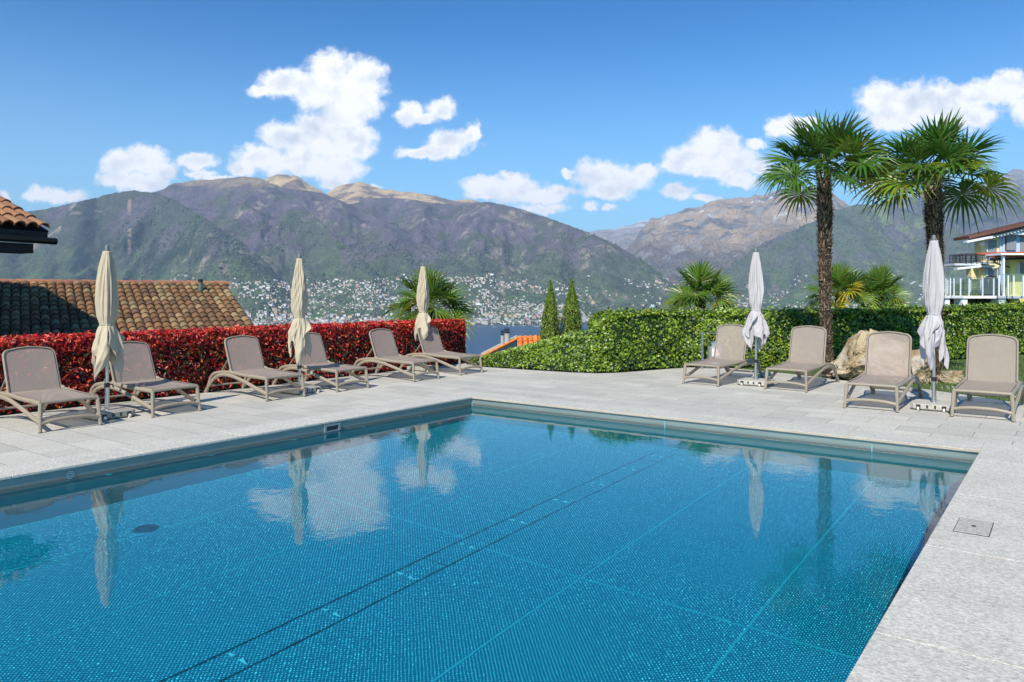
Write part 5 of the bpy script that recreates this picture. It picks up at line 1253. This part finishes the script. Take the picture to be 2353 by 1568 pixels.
# ------------------------------------------------------------------ houses at right
def right_houses():
    Y = 80.0; Z6 = lambda x, y, Yd=Y: px(2125.5+.1466*x, 488.3+.1466*y, Yd)
    c = Z6(1400, 1400); root = empty('yellow_house', (c.x, Y, -12), 0, 'yellow and pale blue house with roller blinds and a balcony, at the right edge', 'house'); off = root.location
    def slab(name, x0, x1, y0, y1, d0, d1, m_, par=root, bevel=0):
        a_, b_ = Z6(x0, y0, Y+d0), Z6(x1, y1, Y+d0); mb = MB(); mb.box(Vector(((a_.x+b_.x)/2, Y+(d0+d1)/2, (a_.z+b_.z)/2))-off, (abs(b_.x-a_.x), abs(d1-d0), abs(a_.z-b_.z))); return mb.build(name, M[m_], par)
    slab('wall', 885, 1170, 330, 3200, 0, 1.2, 'wall_yellow'); slab('wall', 725, 884, 880, 3200, .6, 1.5, 'wall_yellow'); slab('wall', 1170.5, 2300, 290, 3200, -.1, 1.0, 'wall_lilac')
    # verge and roof slab
    p0, p1 = Z6(578, 408)-off, Z6(2000, 70)-off; d = (p1-p0); m = MB()
    n = 60
    for k in range(n):
        q = p0+d*(k/n); m.c = (.15*random.Random(k).uniform(.8, 1.2), .07, .05); m.box(q+d/n*.5+Vector((0, .1, -.02+.05*(k % 3)/3)), (d.length/n*1.05, 2.8, .30), m=Matrix.Rotation(-math.atan2(d.z, d.x), 3, 'Y'))
    m.build('roof', M['tile_attr'], root)
    m = MB(); m.tube([p0+Vector((0, -1.3, -.28)), p1+Vector((0, -1.3, -.28))], .12, 8); m.build('gutter', M['gutter'], root)
    m = MB(); q0, q1 = p0+Vector((.4, 0, -.42)), p1+Vector((0, 0, -.42)); rot = Matrix.Rotation(-math.atan2(d.z, d.x), 3, 'Y'); m.box((q0+q1)/2+Vector((0, -.2, .0)), (d.length, 1.9, .08), m=rot)
    for k in range(26):
        q = q0+(q1-q0)*(k+.5)/26; m.box(q+Vector((0, -.3, -.10)), (.14, 1.8, .16), m=rot)
    m.build('soffit', M['white_paint'], root)
    for (x0, x1, y0, y1, f0) in ((960, 1125, 425, 755, 990), (960, 1125, 865, 1200, 990), (757, 832, 890, 1180, 790)):
        w_ = slab('window', f0, x1, y0+8, y1, -.06 if x0 > 800 else .74, .1 if x0 > 800 else .9, 'blind'); slab('frame', x0, f0-1, y0, y1, -.10 if x0 > 800 else .70, .1 if x0 > 800 else .9, 'wall_grey', w_)
    w_ = slab('window', 1255, 1403, 380, 600, -.16, .0, 'window_glass')
    m = MB()
    for k in range(15):
        a_ = Z6(1255, 385+k*14.5); b_ = Z6(1403, 385+k*14.5); m.box(((a_+b_)/2+Vector((0, -.22, 0))-off), (b_.x-a_.x, .14, .10))
    m.build('blind_slats', M['blind'], w_); slab('frame', 1220, 1254, 395, 620, -.2, .0, 'wall_grey', w_); slab('window', 1495, 1900, 340, 640, -.17, .0, 'blind')
    w2 = slab('window', 1255, 1335, 845, 1000, -.16, 0, 'blind')
    # awnings
    for (x0, y0, x1, y1, dp) in ((650, 465, 1060, 385, 2.0), (500, 885, 875, 845, 2.2)):
        a_, b_ = Z6(x0, y0, Y-dp)-off, Z6(x1, y1, Y-dp)-off; m = MB(); dd_ = b_-a_; m.box((a_+b_)/2+Vector((0, .25, 0)), (dd_.length, .7, .20), m=Matrix.Rotation(-math.atan2(dd_.z, dd_.x), 3, 'Y')); m.build('awning', M['white_paint'], root)
    slab('awning', 885, 1100, 825, 862, -.7, 0, 'white_paint'); slab('awning', 1380, 1700, 310, 350, -.9, 0, 'white_paint')
    # balcony: dark railed slab sticking out to the left
    bs = slab('balcony', 465, 878, 800, 832, -2.0, 1.0, 'wall_grey'); slab('balcony', 880, 1110, 780, 800, -1.2, 0, 'white_paint')
    m = MB(); zt, zb = Z6(0, 668).z-off.z, Z6(0, 805).z-off.z; xa, xb, xc = Z6(465, 0).x-off.x, Z6(880, 0).x-off.x, Z6(1115, 0).x-off.x
    zt2 = zt+.55
    for (A0, A1, ya, yb) in ((xa, xb, -2.0, -2.0), (xa, xa, -2.0, .9), (xb, xc, -2.0, -1.2), (xa, xb, .9, .9)):
        for zz in np.linspace(zb+.1, zt, 6): m.tube([(A0, ya, zz), (A1, yb, zz)], .022 if zz < zt-.01 else .05, 5)
        for k in range(6): q = k/5; m.tube([(A0+(A1-A0)*q, ya+(yb-ya)*q, zb-.1), (A0+(A1-A0)*q, ya+(yb-ya)*q, zt)], .045, 5)
    m.build('balcony_railing', M['rail_dark'], bs)
    m = MB(); q = Z6(862, 490)-off; m.lathe([(.02, -.25), (.2, -.15), (.25, 0), (.2, .15), (.02, .25)], q+Vector((0, -.3, 0)), 12); m.build('lamp', M['white_paint'], root, smooth=True)
    # near terrace with glass railing
    Yt = 48.0; ZT = lambda x, y, dy=0: px(2125.5+.1466*x, 488.3+.1466*y, Yt+dy)
    c = ZT(1200, 1400); t = empty('terrace', (c.x, Yt, -8), 0, 'raised white terrace with a glass railing on square pillars', 'terrace'); off2 = t.location
    def sl2(name, x0, x1, y0, y1, d0, d1, m_, par=t):
        a_, b_ = ZT(x0, y0, d0), ZT(x1, y1, d0); mb = MB(); mb.box(Vector(((a_.x+b_.x)/2, Yt+(d0+d1)/2, (a_.z+b_.z)/2))-off2, (abs(b_.x-a_.x), abs(d1-d0), abs(a_.z-b_.z))); return mb.build(name, M[m_], par)
    sl2('floor_slab', 300, 1900, 1308, 1350, 0, 2.6, 'white_paint')
    sl2('fascia', 300, 588, 1316, 1348, -.02, 0, 'wall_grey'); sl2('fascia', 1110, 1900, 1316, 1348, -.02, 0, 'wall_grey')
    for x0, x1 in ((318, 388), (566, 666), (1156, 1270)):
        sl2('pillar', x0, x1, 1351, 2900, .1, .9, 'white_paint')
    rl = sl2('handrail', 300, 1140, 1016, 1022, .02, .08, 'steel'); sl2('handrail', 1142, 1900, 968, 974, -.4, -.34, 'steel')
    for x in [330, 400, 457, 562, 695, 908, 1082]: sl2('post', x-6, x+6, 1035, 1312, -.03, .05, 'white_paint')
    for x in [1164, 1308, 1395, 1545, 1640, 1760]: sl2('post', x-8, x+8, 990, 1312, -.42, -.34, 'white_paint')
    for x in [360, 720, 880]: sl2('post', x-4, x+4, 1060, 1290, 2.3, 2.38, 'white_paint')
    xs = [330, 400, 457, 562, 695, 908, 1082, 1138]
    for a_, b_ in zip(xs[:-1], xs[1:]): sl2('glass_pane', a_+8, b_-8, 1024, 1285, .0, .02, 'pane_glass')
    xs = [1150, 1308, 1395, 1545, 1700, 1880]
    for a_, b_ in zip(xs[:-1], xs[1:]): sl2('glass_pane', a_+9, b_-9, 976, 1285, -.39, -.37, 'pane_glass')
    for x in (436, 602, 1360): sl2('handrail_mullion', x-2, x+2, 975 if x > 1000 else 1020, 1290, -.43, -.40, 'rail_dark')
    # lower wing
    wg = empty('lime_wing', (ZT(1500, 0).x, Yt+3, -8), 0, 'lime yellow garden wing with a tiled canopy and pergola at the right edge', 'house'); off3 = wg.location
    def sl3(name, x0, x1, y0, y1, d0, d1, m_, par=wg):
        a_, b_ = ZT(x0, y0, d0), ZT(x1, y1, d0); mb = MB(); mb.box(Vector(((a_.x+b_.x)/2, Yt+(d0+d1)/2, (a_.z+b_.z)/2))-off3, (abs(b_.x-a_.x), abs(d1-d0), abs(a_.z-b_.z))); return mb.build(name, M[m_], par)
    sl3('wall', 1335, 2000, 740, 1306, 2.7, 3.6, 'wall_lime'); sl3('wall', 1335, 2000, 1352, 2900, 2.7, 3.6, 'wall_lime')
    w3 = sl3('window', 1490, 1700, 785, 960, 2.63, 2.75, 'window_glass'); sl3('frame', 1450, 1488, 780, 962, 2.6, 2.75, 'wall_grey', w3)
    sl3('pergola_post', 1228, 1252, 672, 1306, 1.2, 1.45, 'white_paint'); sl3('pergola_beam', 1190, 2000, 640, 668, 1.0, 2.6, 'white_paint')
    m = MB(); rq = random.Random(4)
    for k in range(34):
        p = ZT(1050+k*26, 690+k*-.6, 2.0)-off3; m.c = (.42*rq.uniform(.8, 1.1), .10, .05); m.tube([p+Vector((0, -.3, -.04)), p+Vector((0, 1.8, .30))], [.065, .05], 8)
    m.build('canopy_tiles', M['tile_attr'], wg, smooth=True)
    m = MB(); m.tube([ZT(1030, 735, 1.6)-off3, ZT(2000, 705, 1.6)-off3], .09, 8); m.tube(arc([ZT(1095, 735, 1.6)-off3, ZT(1105, 790, 1.7)-off3, ZT(1230, 835, 2.4)-off3, ZT(1330, 862, 2.9)-off3], 5), .05, 8); m.build('gutter', M['gutter'], wg, smooth=True)
    # covered grill
    g = empty('covered_grill', ZT(1035, 1308, 1.6), 0, 'black fabric covered grill standing on the glass railed terrace', 'grill cover')
    m = MB(); w_ = .78; K = 28; prof = [(1.0, 0), (.98, .25), (.92, .7), (.80, 1.0), (.45, 1.28), (.12, 1.36)]; vs = []
    for i, (k, z) in enumerate(prof):
        for j in range(K):
            q = 2*math.pi*j/K; f_ = 1+.07*math.sin(q*6+i)*(1 if i < 4 else .3); sx = math.copysign(abs(math.cos(q))**.5, math.cos(q)); sy = math.copysign(abs(math.sin(q))**.5, math.sin(q)); vs.append((sx*w_*k*f_*.72, sy*.4*k*f_, z))
    m.add(vs, [(i*K+j, i*K+(j+1) % K, (i+1)*K+(j+1) % K, (i+1)*K+j) for i in range(len(prof)-1) for j in range(K)]+[tuple(range((len(prof)-1)*K, len(prof)*K))]); m.build('cover', M['cover_black'], g, smooth=True)
right_houses()
bush(2236, 668, 58, 1.45, .95, 'round green bush behind the glass railing of the terrace', 71, base=-9)
bush(2210, 700, 50.5, 1.7, .9, 'bright green bush under the left half of the terrace', 72, base=-9)
bush(2262, 699, 51, 1.6, .85, 'dark green bush under the right half of the terrace', 73, [(.05,.08,.015),(.03,.055,.012),(.10,.13,.03)], base=-9)
bush(1608, 716, 20.0, .30, .12, 'dark red leaved shrub top peeping over the ivy hedge below a palm', 74, [(.10,.02,.03),(.06,.015,.02),(.08,.03,.03)], 900, base=-2.7)

# ------------------------------------------------------------------ air between here and the mountains
hz = MB(); hz.box((0, 7300, 783), (34000, 20600, 1954)); H_ = hz.build('haze', [], None)
hm = bpy.data.materials.new('haze_air'); hm.use_nodes = True; t = NT(hm.node_tree)
pv = t.n('ShaderNodeVolumePrincipled', {'Color': (.50, .69, 1.0, 1), 'Density': 4.3e-5, 'Anisotropy': .0})
mo = t.n('ShaderNodeOutputMaterial'); t.nt.links.new(pv.outputs[0], mo.inputs['Volume'])
H_.data.materials.append(hm); tag(H_, kind='stuff'); H_.location = (0, 0, 0)
H_.visible_shadow = True
